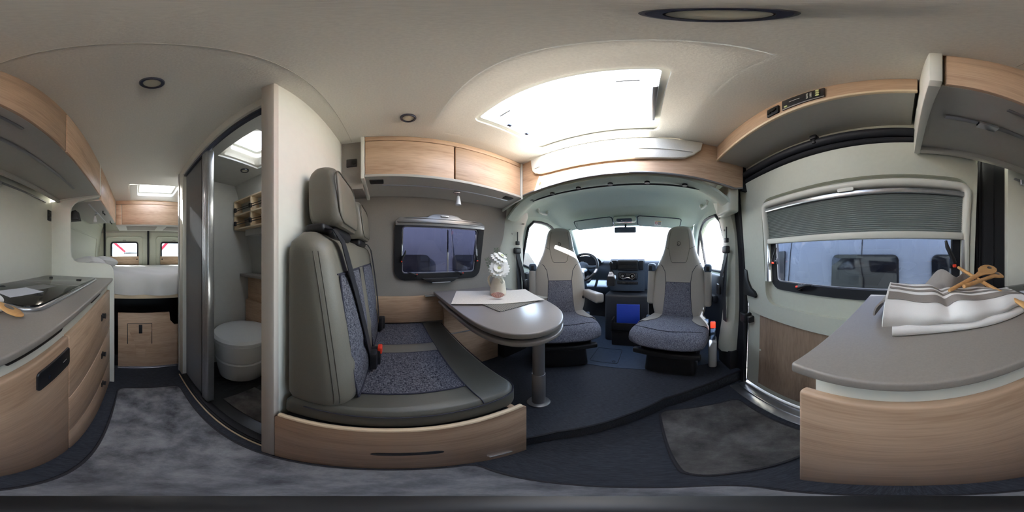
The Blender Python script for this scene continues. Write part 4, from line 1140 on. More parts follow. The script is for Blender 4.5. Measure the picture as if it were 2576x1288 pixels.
# ------------------------------------------------------------------ CARPETS
def carpet(label, x0, x1, y0, y1, r, mat_):
    c = T('carpet', label, 'carpet', ((x0 + x1) / 2, (y0 + y1) / 2, -1.15))
    o = rrect(x0, x1, y0, y1, r, 6)
    ob(MB().prism(o, 'z', -1.1495, -1.140, .003), 'pile', mat_, c)
    ob(MB().tube([(x, y, -1.143) for x, y in expand(o, .001)], .0062, 8, True), 'binding', 'rugedge', c)
carpet('long mottled grey carpet runner in the aisle', -.300, .112, -1.085, .172, (.05, .03, .05, .05), 'rug')
carpet('short mottled dark carpet on the entrance floor before the sliding door', .062, .505, .242, .815, .05, 'rugdark')
# camera stand below the lens
ts = T('camera_stand', 'black camera stand on the carpet runner', 'tripod', (0, 0, -1.1395))
ob(MB().cyl((0, 0, -1.08), (0, 0, -.16), .010, .008, 14), 'pole', 'black', ts)
ob(MB().lathe([(.008, -.16), (.014, -.155), (.0145, -.145), (.006, -.14)], (0, 0, 0), 18), 'head_plate', 'black', ts)
for a in (200, 318, 75):
    c_, s_ = math.cos(R(a)), math.sin(R(a))
    lgo = ob(MB().tube([(0, 0, -1.06), (.05 * c_, .05 * s_, -1.10), (.098 * c_, .098 * s_, -1.130)], [.008, .007, .006], 8), 'leg', 'black', ts)
    ob(MB().ball((.10 * c_, .10 * s_, -1.1305), .008, 6), 'rubber_foot', 'rubber', lgo)

# ------------------------------------------------------------------ ON THE WORKTOP: TOWEL AND SPOONS
WZ = -.160
tw = T('tea_towel', 'white tea towel with grey stripes folded loosely on the kitchen worktop', 'towel', (.38, -.12, WZ))
def fold_profile(v, x0, z0, h, depth):
    """section through one folded layer: bottom edge, rounded front, back across the top"""
    if v < .25: k = v / .25; return (x0 + depth * (1 - k), z0)
    if v < .45:
        k = (v - .25) / .20 * math.pi; return (x0 - h * .45 * math.sin(k), z0 + h / 2 * (1 - math.cos(k)))
    k = (v - .45) / .55; return (x0 + depth * k, z0 + h + .006 * math.sin(k * 5))
def edge(u): return .300 + .030 * u * u + .006 * math.sin(u * 7), .026 - .335 * u
def lay0(u, v):
    ex, ey = edge(u); x, z = fold_profile(v, ex, WZ + .0035, .020 * (1 - .35 * u), .18)
    return (x, ey - .006, z + .002 * math.sin(u * 13) * (v > .3))
ob(MB().slab(lay0, 40, 40, .003), 'lower_fold', 'towelw', tw, sharp=80)
def lay1(u, v):
    ex, ey = edge(u)
    ex -= .010 - .012 * u
    pinch = .020 * math.exp(-((u - .34) / .045) ** 2)
    hh = .040 - .018 * u
    if v < .28:      # soft front face
        k = v / .28; x = ex - .010 * math.sin(k * math.pi) + .010 * k; z = WZ + .026 + (hh - pinch * .7) * k
    elif v < .62:    # slope rising to the back, carrying the stripes
        k = (v - .28) / .34; x = ex + .010 + .080 * k; z = WZ + .026 + hh - pinch * (1 - .3 * k) * .7 + (.030 - .022 * u) * math.sin(k * math.pi / 2)
    else:            # hollow behind the crest
        k = (v - .62) / .38; x = ex + .090 + .085 * k; z = WZ + .056 + hh - .022 * u - pinch * .5 * (1 - k) - .046 * math.sin(min(1, k * 1.2) * math.pi / 2)
    x += .004 * math.sin(u * 10 + v * 3) + .003 * math.sin(u * 23)
    return (x, ey + .012 * (1 - v) * (u < .04), z + .003 * math.sin(u * 15 + v * 6) * min(1, v * 4))
ul = ob(MB().slab(lay1, 60, 50, .0035), 'upper_fold', 'towelw', tw, sharp=80)
for v0, v1 in ((.31, .40), (.445, .475), (.515, .545)):
    def stf(u, v, v0=v0, v1=v1):
        p0 = Vector(lay1(.01 + .98 * u, v0 + (v1 - v0) * v)); pa = Vector(lay1(.01 + .98 * u, v0 + (v1 - v0) * v + .01)); pb = Vector(lay1(min(1, .02 + .98 * u), v0 + (v1 - v0) * v))
        n_ = (pb - p0).cross(pa - p0); n_ = n_.normalized() if n_.length > 1e-12 else Vector((0, 0, 1))
        if n_.z < 0: n_ = -n_
        return p0 + n_ * .0045
    ob(MB().slab(stf, 60, 5, .0006), 'stripe', 'towelg', ul, sharp=80)
def under(u, v):  # fill between lower and upper layer
    ex, ey = edge(u); return (ex + .004 + .16 * v, ey - .004, WZ + .026 + .010 * math.sin(v * 3.1))
ob(MB().slab(under, 30, 10, .003), 'middle_fold', 'towelw', tw, sharp=80)
def back(u, v):   # grey flap standing up behind
    y = .015 - .28 * u
    h = .050 + .046 * math.exp(-((u - .45) / .085) ** 2) + .032 * math.exp(-((u - .66) / .14) ** 2) - .012 * math.exp(-((u - .2) / .1) ** 2)
    x = .478 + .022 * math.sin(u * 8 + .5) * (.4 + v) + .012 * math.sin(u * 21) * v
    return (x - .018 * math.sin(v * 3), y + .008 * math.sin(v * 5 + u * 9), WZ + .022 + h * v)
ob(MB().slab(back, 60, 20, .0035), 'standing_flap', 'towelg', tw, sharp=80)
def curl(u, v):   # rolled corner hanging over
    a = u * 2.9; return (.375 + .10 * v, .030 + .030 * math.cos(a) * (1 - .3 * v) + .006, WZ + .014 + .052 * math.sin(a * .55) ** .8 * (1 - .12 * v))
ob(MB().slab(curl, 22, 10, .004), 'corner_fold', 'towelg', tw, sharp=80)

def utensil(label, a, b, kind, wdir=None):
    a, b = Vector(a), Vector(b); L = (b - a).length
    t = T('wooden_spoon' if kind == 'spoon' else 'wooden_spatula', label, 'spoon' if kind == 'spoon' else 'spatula', (b.x, b.y, b.z - .004), group='wooden kitchen utensils on the tea towel')
    d = (b - a) / L; s_ = d.cross(Vector(wdir or (0, 0, 1))).normalized(); n = s_.cross(d)
    if kind == 'spoon':
        prof = [(0, .0045, .0045), (.1, .0055, .005), (.55, .0065, .0055), (.72, .009, .005), (.80, .020, .005), (.88, .027, .006), (.95, .022, .006), (.99, .010, .004), (1, .003, .002)]
    else:
        prof = [(0, .0035, .003), (.03, .005, .004), (.5, .0075, .0045), (.62, .013, .0045), (.70, .024, .004), (.82, .029, .0035), (.92, .026, .003), (.98, .018, .0025), (1, .008, .002)]
    rows = []
    for q, w, h in prof:
        c = a + d * L * q; rows.append([c + s_ * w * math.cos(k * math.pi / 8) + n * h * math.sin(k * math.pi / 8) for k in range(16)])
    ob(MB().rings(rows, False, True), 'shaft_and_blade', 'spoon', t, sharp=60)
    c = a + d * L * .86
    hol = [c + s_ * .010 * math.cos(k * math.pi / 9) * (1 if kind == 'spoon' else .8) + d * .014 * math.sin(k * math.pi / 9) + n * (.0062 if kind == 'spoon' else .0040) for k in range(18)]
    ob(MB().add([p for p in hol] + [p - n * .001 for p in hol], [list(range(18))] + [[k, (k + 1) % 18, 18 + (k + 1) % 18, 18 + k] for k in range(18)]), 'eye', 'tabledge', t)
utensil('long beech spoon laid across the striped towel, its bowl on the worktop', (.49, -.172, -.036), (.248, -.305, -.151), 'spoon')
utensil('beech spatula lying inside the striped towel fold, uppermost of its pair', (.338, -.098, -.076), (.53, -.325, -.040), 'spatula', (-.62, .34, .55))
utensil('beech spoon half hidden under the spatula in the towel fold', (.345, -.135, -.070), (.52, -.350, -.068), 'spoon', (-.62, .34, .6))

# ------------------------------------------------------------------ CAB SEATS
def make_seat():
    t = T('cab_seat', 'swivelled driver seat facing the dinette table', 'seat', (-.678, 1.186, PZ + .004), R(36.9), 'swivelled cab seats')
    L = True
    ped = MB().box(-.19, .19, -.14, .26, 0, .24, .03, 3, fn=lambda p: Vector((p.x * (1 - .12 * p.z / .24), p.y, p.z)))
    ob(ped, 'pedestal', 'black', t, L)
    ob(MB().box(-.215, .215, -.20, .27, .24, .275, .012).box(-.23, .23, -.235, -.19, .255, .30, .012, 3), 'swivel_plate', 'black', t, L)
    ob(MB().box(-.20, .20, -.18, .22, .275, .34, .02), 'seat_pan', 'black', t, L)
    # cushion
    hwf = spline([-.29, -.24, -.1, .1, .25], [.20, .255, .275, .265, .235])
    zt = spline([-.29, -.265, -.2, -.05, .12, .25], [.40, .45, .485, .478, .462, .47])
    zb = spline([-.29, -.2, .25], [.365, .335, .34])
    def csec(y, n=36):
        w, a, b_ = hwf(y), zt(y), zb(y); zc_, hh = (a + b_) / 2, (a - b_) / 2
        out = []
        for k in range(n):
            th_ = 2 * math.pi * k / n; c, s_ = math.cos(th_), math.sin(th_)
            out.append((w * abs(c) ** .5 * (1 if c > 0 else -1), y, zc_ + hh * abs(s_) ** .62 * (1 if s_ > 0 else -1)))
        return out
    ys = [-.292, -.289, -.282, -.27, -.25] + list(np.linspace(-.22, .24, 14))
    def shrink(sec_, f):
        cz_ = sum(p[2] for p in sec_) / len(sec_); return [(p[0] * f, p[1], cz_ + (p[2] - cz_) * f) for p in sec_]
    rings_ = [shrink(csec(y), {0: .35, 1: .7, 2: .88, 3: .96}.get(i, 1)) for i, y in enumerate(ys)]
    cu_ = ob(MB().rings(rings_, False, True), 'cushion', 'fab2', t, L, 60)
    def ctop(x, y, o):
        w, a, b_ = hwf(y), zt(y), zb(y); zc_, hh = (a + b_) / 2, (a - b_) / 2
        q = min(.999, abs(x) / w); c = q ** 2; s_ = math.sqrt(max(0, 1 - c * c))
        return (x, y, zc_ + hh * s_ ** .62 + o)
    for s_ in (-1, 1):
        def bol(u, v):
            y = -.06 + .29 * v; w = hwf(y); inner = .14 + .07 * (1 - min(1, v * 2.2)) ** 2
            x = s_ * (inner + (w * .992 - inner) * (1 - (1 - u) ** 2)); p = ctop(x, y, .006 * math.sin(math.pi * min(1, u * 1.3)) + .002)
            return (p[0] * 1.004, p[1], p[2])
        ob(MB().slab(bol, 12, 14, .004 * s_), 'bolster', 'seat_l', cu_, L, 70)
    ob(MB().tube([ctop(x, -.215 + .05 * (x / .25) ** 2, .001) for x in np.linspace(-.24, .24, 18)], .0025, 6), 'seam', 'pipe', cu_, L)
    # backrest lofted along its height
    H = spline([0, .06, .17, .30, .42, .50, .58, .66, .74, .80, .83, .845], [.215, .235, .252, .248, .228, .200, .165, .143, .130, .112, .085, .03])
    Dp = spline([0, .1, .3, .5, .66, .8, .845], [.055, .068, .066, .054, .050, .044, .018])
    Cy = spline([0, .2, .45, .65, .845], [.205, .232, .262, .280, .292])
    Z0 = .445
    def bsec(h, n=40, e=.58):
        out = []
        for k in range(n):
            a = 2 * math.pi * k / n; c, s_ = math.cos(a), math.sin(a)
            out.append((H(h) * abs(c) ** e * (1 if c > 0 else -1), Cy(h) + Dp(h) * abs(s_) ** e * (1 if s_ > 0 else -1), Z0 + h))
        return out
    hs = list(np.linspace(0, .78, 30)) + [.80, .815, .828, .837, .843]
    bk_ = ob(MB().rings([bsec(h) for h in hs], False, True), 'backrest', 'seat_l', t, L, 60)
    def bfr(x, h, o=.002):
        q = min(.999, abs(x) / H(h)); c = q ** (1 / .58); s_ = math.sqrt(max(0, 1 - c * c)) ** .58
        dip = .010 * math.exp(-(x / (.55 * H(h))) ** 4) * (1 if h < .55 else 0)
        return (x, Cy(h) - Dp(h) * s_ - o, Z0 + h)
    fabp = ob(MB().slab(lambda u, v: bfr((2 * u - 1) * (.118 - .010 * v + .02 * (1 - v) ** 3), .01 + .315 * v, .002 + .004 * (1 - (2 * u - 1) ** 6)), 16, 18, .003), 'fabric_panel', 'fab2', bk_, L, 70)
    for s_ in (-1, 1):
        ob(MB().tube([bfr(s_ * x, h, .001) for h, x in ((.01, .135), (.08, .125), (.2, .115), (.33, .112), (.42, .125), (.47, .155), (.495, .195))], .0028, 6), 'seam', 'pipe', bk_, L)
        ob(MB().tube([bfr(s_ * x, h, .001) for h, x in ((.50, .058), (.515, .072), (.58, .088), (.64, .098), (.72, .094), (.80, .08))], .0022, 6), 'seam', 'taupe_d', bk_, L)
        ob(MB().tube([bfr(s_ * x, h, .001) for h, x in ((.625, .097), (.64, .125), (.65, .142))], .0022, 6), 'seam', 'taupe_d', bk_, L)
    ob(MB().tube([bfr(x, .326, .003) for x in np.linspace(-.108, .108, 10)], .0024, 6), 'seam', 'pipe', bk_, L)
    ob(MB().tube([bfr(x, .50, .001) for x in np.linspace(-.058, .058, 8)], .0024, 6), 'seam', 'pipe', bk_, L)
    # embossed emblem on the headrest
    em = MB(); cx, ch = -.002, .675
    dpt = [(-.010, -.016), (-.004, -.018), (.006, -.015), (.013, -.007), (.014, .004), (.009, .014), (0, .018), (-.012, .018)]
    em.tube([bfr(cx + a, ch + b_, .002) for a, b_ in dpt], .0024, 6)
    em.tube([bfr(cx + a, ch + b_, .002) for a, b_ in ((-.016, .006), (-.007, .007), (-.009, -.004), (-.013, -.014))], .0022, 6)
    ob(em, 'emblem', 'print', bk_, L)
    return t
def arm(t, s_, up):
    x = s_ * .262
    if up:   # folded up against the backrest
        m = MB().box(x - .034, x + .034, .165, .245, .55, .88, .026, 4, fn=lambda p: Vector((p.x, p.y + .09 * (p.z - .55), p.z)))
        a = ob(m, 'armrest', 'seat_l', t, True, 60)
        c = MB().box(x - .035, x + .035, .190, .275, .855, .935, .024, 4)
        c2 = ob(c, 'end_cap', 'dash', a, True, 60)
        ob(MB().box(x - .014, x + .014, .183, .194, .875, .915, .004), 'key', 'black', c2, True)
        ob(MB().cyl((x - s_ * .034, .215, .585), (x - s_ * .05, .215, .585), .018, n=14), 'pivot', 'black', a, True)
    else:    # swung down forward
        m = MB().box(x - .036, x + .036, -.19, .20, .595, .675, .018, 3, fn=lambda p: Vector((p.x, p.y, p.z - .10 * (p.y - .20))))
        a = ob(m, 'armrest', 'seat_l', t, True, 60)
        ob(MB().cyl((x - s_ * .03, .19, .60), (x - s_ * .05, .19, .60), .02, n=14), 'pivot', 'black', a, True)
    ob(MB().cyl((s_ * .235, .12, .43), (s_ * .268, .12, .43), .028, n=18), 'recline_knob', 'dash', t, True)
seat = make_seat()
sp_ = dup(seat, (.20, 1.244, PZ + .004), R(-22.8), 'swivelled passenger seat standing beside the sliding door')
arm(seat, -1, True); arm(seat, 1, False)
arm(sp_, -1, True); arm(sp_, 1, True)
bb = MB().box(.285, .325, .02, .08, .30, .46, .008)
stk = ob(bb, 'belt_stalk', 'dash', sp_, True)
ob(MB().box(.285, .325, .005, .03, .42, .475, .006), 'release_button', 'red', stk, True)
ob(MB().box(.27, .335, .0, .12, .0, .30, .02, 3), 'side_cover', 'porc', sp_, True)

# cab belts on the B pillars
for sx, lab in ((-1, 'black seat belt hanging on the pillar behind the driver seat'), (1, 'black seat belt hanging on the pillar beside the sliding door')):
    x = XC + sx * (.915 - .083) - sx * .02
    q = 0 if sx < 0 else .035
    t = T('seat_belt', lab, 'seat belt', (x, 1.05 + q, -.5))
    ob(MB().box(x - .012, x + .012, 1.02 + q, 1.055 + q, .10, .135, .004).box(x - .004, x + .004, 1.034 + q, 1.041 + q, .13, .22), 'height_slider', 'black', t)
    ob(MB().box(x - .022, x + .014, 1.0 + q, 1.075 + q, .02, .075, .012, 3), 'upper_guide', 'black', t)
    ob(strap([(x, 1.04 + q, .03), (x - sx * .006, 1.045 + q, -.12), (x - sx * .01, 1.055 + q, -.3), (x, 1.065 + q, -.52)], .05, (0, 1, 0)), 'webbing', 'belt', t)
    ob(strap([(x - sx * .004, 1.03 + q, .03), (x - sx * .02, 1.07 + q, -.12), (x - sx * .028, 1.10 + q, -.24)], .046, (0, 1, 0)), 'webbing', 'belt', t)
    ob(MB().box(x - sx * .028 - .012, x - sx * .028 + .012, 1.085 + q, 1.135 + q, -.30, -.22, .006), 'tongue', 'black', t)

# ------------------------------------------------------------------ DASHBOARD
da = T('dashboard', 'dark blue grey van dashboard with centre console', 'dashboard', (XC, 2.1, PZ))
dp = [(2.50, -.09), (2.25, -.055), (2.02, -.05), (1.93, -.065), (1.90, -.10), (1.905, -.20), (1.93, -.33), (1.99, -.46), (2.10, -.52), (2.50, -.55)]
def dsec(x):
    k = abs((x - XC) / .93); e = .05 * k ** 3
    return [(x, y - e * (1 if y < 2.3 else 0) * -1.0, z - .02 * k ** 4) for y, z in dp]
ob(MB().rings([dsec(x) for x in np.linspace(XC - .93, XC + .93, 31)], False, True), 'main_moulding', 'dash', da, sharp=50)
cen = MB()
cen.rings([[(x, y, z) for y, z in ((1.96, -.035), (1.86, -.035), (1.83, -.06), (1.82, -.18), (1.80, -.34), (1.82, -.40), (1.96, -.42))] for x in (-.42, -.415, -.40, -.05, -.035, -.03)], False, True)
co = ob(cen, 'centre_console', 'dash', da, sharp=45)
ob(MB().box(-.33, -.10, 1.805, 1.835, -.165, -.045, .01, 3), 'radio_bezel', 'dashd', co)
ob(MB().box(-.315, -.115, 1.797, 1.81, -.095, -.058, .003).box(-.315, -.115, 1.797, 1.81, -.145, -.105, .003), 'radio_slot', 'black', co)
for xa, xb in ((-.405, -.34), (-.09, -.04)):
    v_ = ob(MB().box(xa, xb, 1.80, 1.835, -.155, -.048, .012, 3), 'air_vent', 'dashd', co)
    for z in (-.135, -.115, -.095, -.075): ob(MB().box(xa + .008, xb - .008, 1.794, 1.803, z - .002, z + .002), 'vane', 'black', v_)
ob(MB().box(-.325, -.105, 1.788, 1.815, -.268, -.185, .02, 3), 'heater_panel', 'dashd', co)
for x in (-.268, -.162):
    k_o = ob(MB().cyl((x, 1.790, -.222), (x, 1.778, -.222), .036, .034, 28), 'heater_ring', 'black', co)
    ob(MB().lathe([(.030, 0), (.030, .003), (.026, .003), (.026, 0)], n=28).map(lambda p: Vector((x + p.x, 1.778 - p.z, -.222 + p.y))), 'chrome_ring', 'chrome', k_o)
    ob(MB().lathe([(.015, 0), (.014, .012), (.0005, .013)], n=20).map(lambda p: Vector((x + p.x, 1.779 - p.z, -.222 + p.y))), 'knob', 'satin', k_o)
ob(MB().tube([(x, 1.784, -.252 + .012 * math.cos((x + .215) * 40)) for x in np.linspace(-.27, -.16, 12)], .006, 8), 'heater_slider', 'alu', co)
ob(MB().box(-.335, -.10, 1.790, 1.81, -.318, -.285, .008, 3), 'switch_bank', 'dashd', co)
for k in range(6): ob(MB().box(-.30 + .031 * k, -.275 + .031 * k, 1.785, 1.793, -.312, -.291, .002), 'switch', 'black', co)
gb = ob(MB().rings([[(x, y, z) for x, y in ((-.44 + o, 1.73 + o), (-.355 - o, 1.73 + o), (-.355 - o, 1.84), (-.44 + o, 1.84))] for o, z in ((0, -.33), (.002, -.26), (.018, -.20), (.03, -.165))], False, True), 'gear_gaiter', 'blackf', co)
ob(MB().tube([(-.398, 1.785, -.17), (-.398, 1.77, -.13), (-.398, 1.765, -.10)], [.010, .010, .012], 10).ball((-.398, 1.762, -.085), (.021, .020, .026), 10), 'gear_knob', 'black', gb)
lowr = MB().box(-.46, .02, 1.72, 2.2, PZ, -.42, .03, 3)
ob(lowr, 'lower_console', 'dashd', da)
ob(MB().box(-.36, -.03, 1.60, 1.74, PZ + .19, PZ + .225, .01).box(-.36, -.34, 1.60, 1.74, PZ + .2, PZ + .33, .006).box(-.05, -.03, 1.60, 1.74, PZ + .2, PZ + .33, .006).box(-.36, -.03, 1.60, 1.612, PZ + .2, PZ + .30, .004), 'storage_tray', 'black', da)
ob(MB().box(-.36, -.03, 1.62, 1.72, PZ + .004, PZ + .19, .01), 'tray_foot', 'black', da)
tag(ob(MB().box(-.31, -.075, 1.64, 1.66, PZ + .226, PZ + .50, .003), 'blue_folder', 'blue'), 'blue folder standing in the tray below the dashboard console', 'folder')
# driver instruments and wheel
sx0 = -.735
bi = MB().rings([[(sx0 + w_ * math.cos(a), y, z0_ + h_ * max(0, math.sin(a))) for a in np.linspace(0, math.pi, 18)] for y, w_, h_, z0_ in ((2.1, .22, .05, -.07), (1.95, .21, .075, -.07), (1.86, .20, .08, -.08), (1.865, .18, .065, -.08), (1.90, .17, .02, -.12))], False, True, False)
ob(bi, 'instrument_binnacle', 'dashd', da, sharp=60)
swt = T('steering_wheel', 'dark steering wheel in front of the driver binnacle', 'steering wheel', (sx0, 1.80, -.3))
nrm = Vector((0, -.80, .60)).normalized(); cW = Vector((sx0, 1.74, -.125)); uu = Vector((1, 0, 0)); vv = nrm.cross(uu)
def wp(a, r_, o=0): return cW + uu * r_ * math.cos(a) + vv * r_ * math.sin(a) + nrm * o
ob(MB().tube([wp(a, .185) for a in np.linspace(0, 2 * math.pi, 49)[:-1]], .0155, 12, True), 'rim', 'dashd', swt)
ob(MB().rings([[wp(a, .070 * s_ * (1 + .12 * math.cos(2 * a)), o) for a in np.linspace(0, 2 * math.pi, 25)[:-1]] for s_, o in ((1, -.03), (1.05, 0), (.9, .018), (.5, .026), (.02, .028))], False, True), 'hub', 'dash', swt, sharp=60)
ob(MB().tube([wp(math.pi * .5 + .0 + a * .35, .055, .027) for a in np.linspace(-1, 1, 7)], .002, 6), 'hub_line', 'alu', swt)
for a in (.05, math.pi - .05, -math.pi / 2 - .35, -math.pi / 2 + .35):
    ob(MB().tube([wp(a, .06, -.005), wp(a, .12, -.008), wp(a, .182, 0)], [.020, .015, .013], 10), 'spoke', 'satin' if a < 0 else 'dash', swt)
ob(MB().tube([cW - nrm * .02, Vector((sx0, 1.93, -.27))], [.05, .06], 14), 'column', 'dashd', swt)
for s_ in (-1, 1): ob(MB().tube([cW - nrm * .05, cW - nrm * .05 + Vector((s_ * .15, 0, .02))], [.009, .007], 8), 'stalk', 'black', swt)

# mirror, sun visors, roof console
mi = T('rear_view_mirror', 'dark rear view mirror at the top of the windscreen', 'mirror', (-.25, 1.84, .30))
ob(MB().box(-.375, -.125, 1.835, 1.868, .268, .335, .012, 3), 'housing', 'dashd', mi)
ob(MB().box(-.368, -.132, 1.832, 1.837, .274, .329, .001), 'mirror_glass', 'dash', mi)
ob(MB().tube([(-.25, 1.86, .32), (-.25, 1.89, .37)], .012, 10), 'stem', 'black', mi)
def visor(label, x0, x1, notch):
    t = T('sun_visor', label, 'sun visor', ((x0 + x1) / 2, 1.76, .40), group='sun visors')
    o = rrect(x0, x1, 0, .15, .025)
    def place(p): return Vector((p.x, 1.725 + .12 * p.y / .15 - .005 - .012 * (1 - abs((p.x - XC)) ** 0) , .455 - .085 * p.y / .15 - .05 * max(0, abs(p.x - XC) - .3) + p.z))
    b_ = ob(MB().prism(o, 'z', -.012, .008, .005).map(lambda p: Vector((p.x, 1.70 + p.y * .82, .428 - p.y * .52 - .07 * max(0, abs(p.x - XC) - .25) + p.z))), 'panel', 'headliner', t)
    xm = notch
    ol = MB().tube([(x, 1.70 + y * .82, .428 - y * .52 - .07 * max(0, abs(x - XC) - .25) - .004) for x, y in expand(o, .004)], .005, 6, True)
    ob(ol, 'shadow_gap', 'ring', t)
    ob(MB().box(xm - .02, xm + .02, 1.812, 1.822, .352, .366, .003), 'clip', 'under', b_)
    return t, b_
visor('plain sun visor above the driver side windscreen', -.82, -.38, -.43)
v2, vb = visor('sun visor with white warning label above the passenger side windscreen', -.10, .36, -.03)
lb = MB().box(.08, .155, 1.735, 1.805, 0, .0012)
lb.v = [(x, y, .428 - (y - 1.70) / .82 * .52 - .07 * max(0, abs(x - XC) - .25) - .0185 + z) for x, y, z in lb.v]
wl_ = ob(lb, 'warning_label', 'label', vb)
def on_visor(m, o_):
    m.v = [(x, y, .428 - (y - 1.70) / .82 * .52 - .07 * max(0, abs(x - XC) - .25) - o_ + z) for x, y, z in m.v]; return m
for y in (1.748, 1.758, 1.768, 1.778): ob(on_visor(MB().box(.118, .150, y, y + .005, 0, .0006), .0192), 'label_line', 'print', vb)
ob(on_visor(MB().box(.083, .152, 1.738, 1.744, 0, .0006), .0192), 'label_header', 'amber', vb)
ob(on_visor(MB().tube([(.099 + .013 * math.cos(a), 1.764 + .013 * math.sin(a), 0) for a in np.linspace(0, 6.28, 15)[:-1]], .0024, 5, True), .0188), 'label_symbol', 'stripe', vb)
rcn = T('roof_console', 'small roof console with interior lamp between the sun visors', 'lamp', (XC, 1.78, .38))
ob(MB().box(XC - .125, XC + .125, 1.72, 1.83, .375, .44, .025, 3), 'housing', 'headliner', rcn)
ob(MB().box(XC - .085, XC + .085, 1.714, 1.80, .372, .410, .012, 3), 'lens', 'dash', rcn)
ob(MB().tube([(XC - .03 + .06 * u, 1.713, .385 - .01 * math.sin(u * 3.1)) for u in np.linspace(0, 1, 8)], .003, 6), 'switch', 'chrome', rcn)
for sx, lab in ((-1, 'white roof grab handle above the driver door'), (1, 'white roof grab handle above the passenger door')):
    t = T('grab_handle', lab, 'handle', (XC + sx * .73, 1.3, .40))
    x = XC + sx * .72
    ob(MB().tube([(x, 1.22, .46), (x, 1.235, .432), (x, 1.30, .425), (x, 1.365, .432), (x, 1.38, .46)], .009, 8), 'grip', 'white', t)
    for y in (1.22, 1.38): ob(MB().box(x - .014, x + .014, y - .014, y + .014, .45, .475, .004), 'mount', 'white', t)

# ------------------------------------------------------------------ OUTSIDE: PARKED VEHICLES
def van(label, x_near, y0, length, paint, face, z0=-1.70, windows=((.55, 1.45),), hgt=2.45):
    """face=+1: its flank faces +x, -1: faces -x; nose towards +y"""
    t = T('parked_van', label, 'van', (x_near - face * 1.0, y0 + length / 2, z0))
    def X(q): return x_near - face * q
    prof = [(.06, .35), (.02, .55), (0, .95), (.015, 1.25), (.06, 1.75), (.15, 2.2), (.30, hgt - .05), (.55, hgt), (1.45, hgt), (1.7, hgt - .05), (1.85, 2.2), (1.94, 1.75), (1.985, 1.25), (2.0, .95), (1.98, .55), (1.94, .35)]
    secs_ = []
    for y, k in ((y0, .98), (y0 + .05, 1), (y0 + length * .35, 1), (y0 + length * .72, 1), (y0 + length * .80, .93), (y0 + length * .90, .58), (y0 + length * .985, .46), (y0 + length, .40)):
        secs_.append([(X(1 + (q - 1) * (1 if k > .9 else .96)), y, z0 + .35 + (z - .35) * k) for q, z in prof])
    bd = ob(MB().rings(secs_, False, True), 'body', paint, t, sharp=40)
    ob(MB().box(min(X(-.012), X(.03)), max(X(-.012), X(.03)), y0 + .1, y0 + length * .9, z0 + .38, z0 + .62, .01), 'sill_cladding', 'dashd', bd)
    ob(MB().tube([(X(-.004), y0 + .1, z0 + 1.08), (X(-.004), y0 + length * .78, z0 + 1.08)], .012, 6), 'body_crease', paint, bd)
    for yy in (.30, .52, .71): ob(MB().tube([(X(-.002 + .03 * max(0, z - 1.2)), y0 + length * yy, z0 + z) for z in (.5, .95, 1.25)] + [(X(.055), y0 + length * yy, z0 + 1.75), (X(.14), y0 + length * yy, z0 + 2.15)], .006, 6), 'door_gap', 'rubber', bd)
    for a, b_ in windows:
        o = rrect(a, b_, 1.18, 1.72, .08)
        fr2 = ob(MB().prism(o, 'x', -.012, .02, .004).map(lambda p: Vector((X(.035 * (p.z - .95) / .5 + p.x * -1 - .012), p.y, z0 + p.z))), 'window_frame', 'vglass', bd)
        o2 = rrect(a + .25, b_ - .08, 1.24, 1.60, .05)
        ob(MB().prism(o2, 'x', -.002, .004).map(lambda p: Vector((X(.035 * (p.z - .95) / .5 - .028 + p.x), p.y, z0 + p.z))), 'inner_pane', 'black', fr2)
    o = [(y0 + length * .725, 1.2), (y0 + length * .725, 1.78), (y0 + length * .79, 1.76), (y0 + length * .86, 1.3), (y0 + length * .865, 1.2)]
    ob(MB().prism(o, 'x', -.02, .02).map(lambda p: Vector((X(.02 + .05 * max(0, p.z - 1.2) + p.x * .5 - .02), p.y, z0 + p.z))), 'cab_window', 'vglass', bd)
    ob(MB().box(min(X(-.20), X(-.02)), max(X(-.20), X(-.02)), y0 + length * .845, y0 + length * .875, z0 + 1.25, z0 + 1.55, .03, 3), 'door_mirror', 'black', t)
    for yy in (.17, .86):
        for q in (.13, 1.87):
            w = ob(MB().cyl((X(q - .12), y0 + length * yy, z0 + .345), (X(q + .12), y0 + length * yy, z0 + .345), .345, n=30), 'wheel', 'rubber', t)
            ob(MB().cyl((X(q - .125 if q < 1 else q + .125), y0 + length * yy, z0 + .345), (X(q - .11 if q < 1 else q + .11), y0 + length * yy, z0 + .345), .20, .21, 20), 'rim', 'satin', w)
    return t
van('silver camper van parked close beyond the sliding door window', 1.95, -2.6, 6.0, 'van_s', -1, windows=((.05, .92), (-1.4, -.35)))
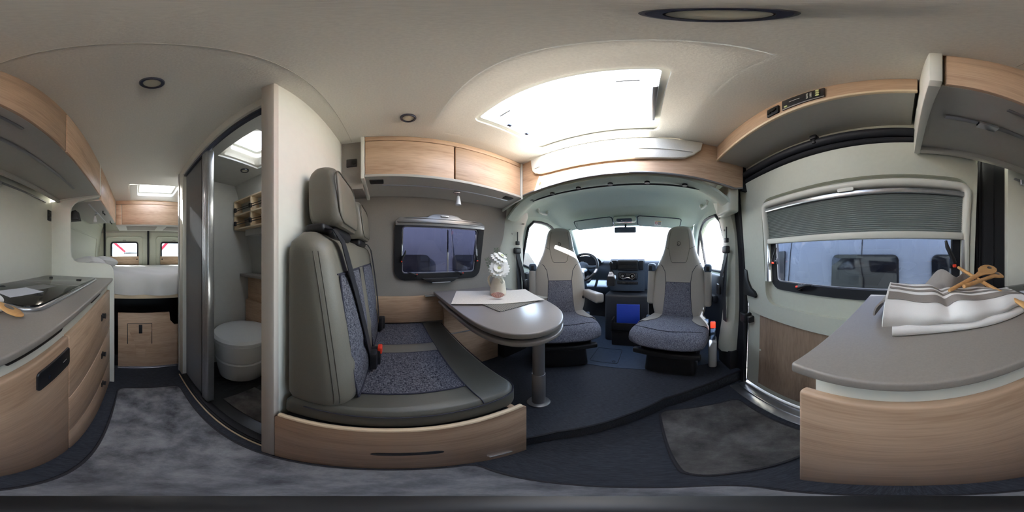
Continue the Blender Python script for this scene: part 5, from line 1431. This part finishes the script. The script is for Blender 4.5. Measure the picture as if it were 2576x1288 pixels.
van('dark grey camper van parked close beyond the dinette window', -2.25, -2.2, 6.0, 'van_d', 1, windows=((-.3, .55), (.9, 1.6)))
# white motorhome behind the rear doors
mh = T('motorhome', 'white motorhome with red slanted stripes behind the rear doors', 'motorhome', (-.3, -6.4, -1.70))
bdy = ob(MB().prism(rrect(-1.8, 1.35, -1.35, 1.35, .12), 'y', -11.5, -6.4, .05, 3), 'body', 'van_w', mh)
for pts_ in ([(1.0, .62), (.86, .62), (.36, .18), (.43, .14)], [(-1.42, .62), (-1.28, .62), (-.90, .18), (-.98, .14)]):
    ob(MB().prism(pts_, 'y', -6.41, -6.39), 'red_stripe', 'stripe', bdy)
ob(MB().box(-.10, .44, -6.41, -6.385, .095, .135), 'dark_line', 'rubber', bdy)
for x in (-1.6, 1.15):
    w = ob(MB().cyl((x - .11, -7.4, -1.36), (x + .11, -7.4, -1.36), .34, n=28), 'wheel', 'rubber', mh)
    ob(MB().cyl((x - .115, -7.4, -1.36), (x - .10, -7.4, -1.36), .2, n=20), 'rim', 'satin', w)
ob(MB().box(-1.7, 1.25, -6.44, -6.36, -1.3, -1.1, .03), 'bumper', 'under', bdy)

# red car far in front of the windscreen
rcar = T('parked_car', 'red car parked far ahead beyond the windscreen', 'car', (-.3, 14, -1.70))
prof_ = [(-2.2, -1.35), (-2.2, -.95), (-2.0, -.82), (-1.35, -.76), (-.85, -.30), (-.4, -.22), (.8, -.22), (1.35, -.55), (1.6, -.78), (1.95, -.85), (2.0, -1.35)]
cb = ob(MB().prism([(x - .3, z) for x, z in prof_], 'y', 13.2, 14.8, .08, 3), 'body', 'carred', rcar)
ob(MB().prism([(-1.50, -.74), (-1.05, -.36), (-.70, -.30), (.45, -.30), (.95, -.55), (1.1, -.74)], 'y', 13.17, 13.22, .01), 'side_window', 'vglass', cb)
for x in (-1.65, 1.1):
    w = ob(MB().cyl((x, 13.2, -1.39), (x, 13.4, -1.39), .31, n=24), 'wheel', 'rubber', rcar)
    ob(MB().cyl((x, 13.19, -1.39), (x, 13.22, -1.39), .19, n=18), 'rim', 'satin', w)
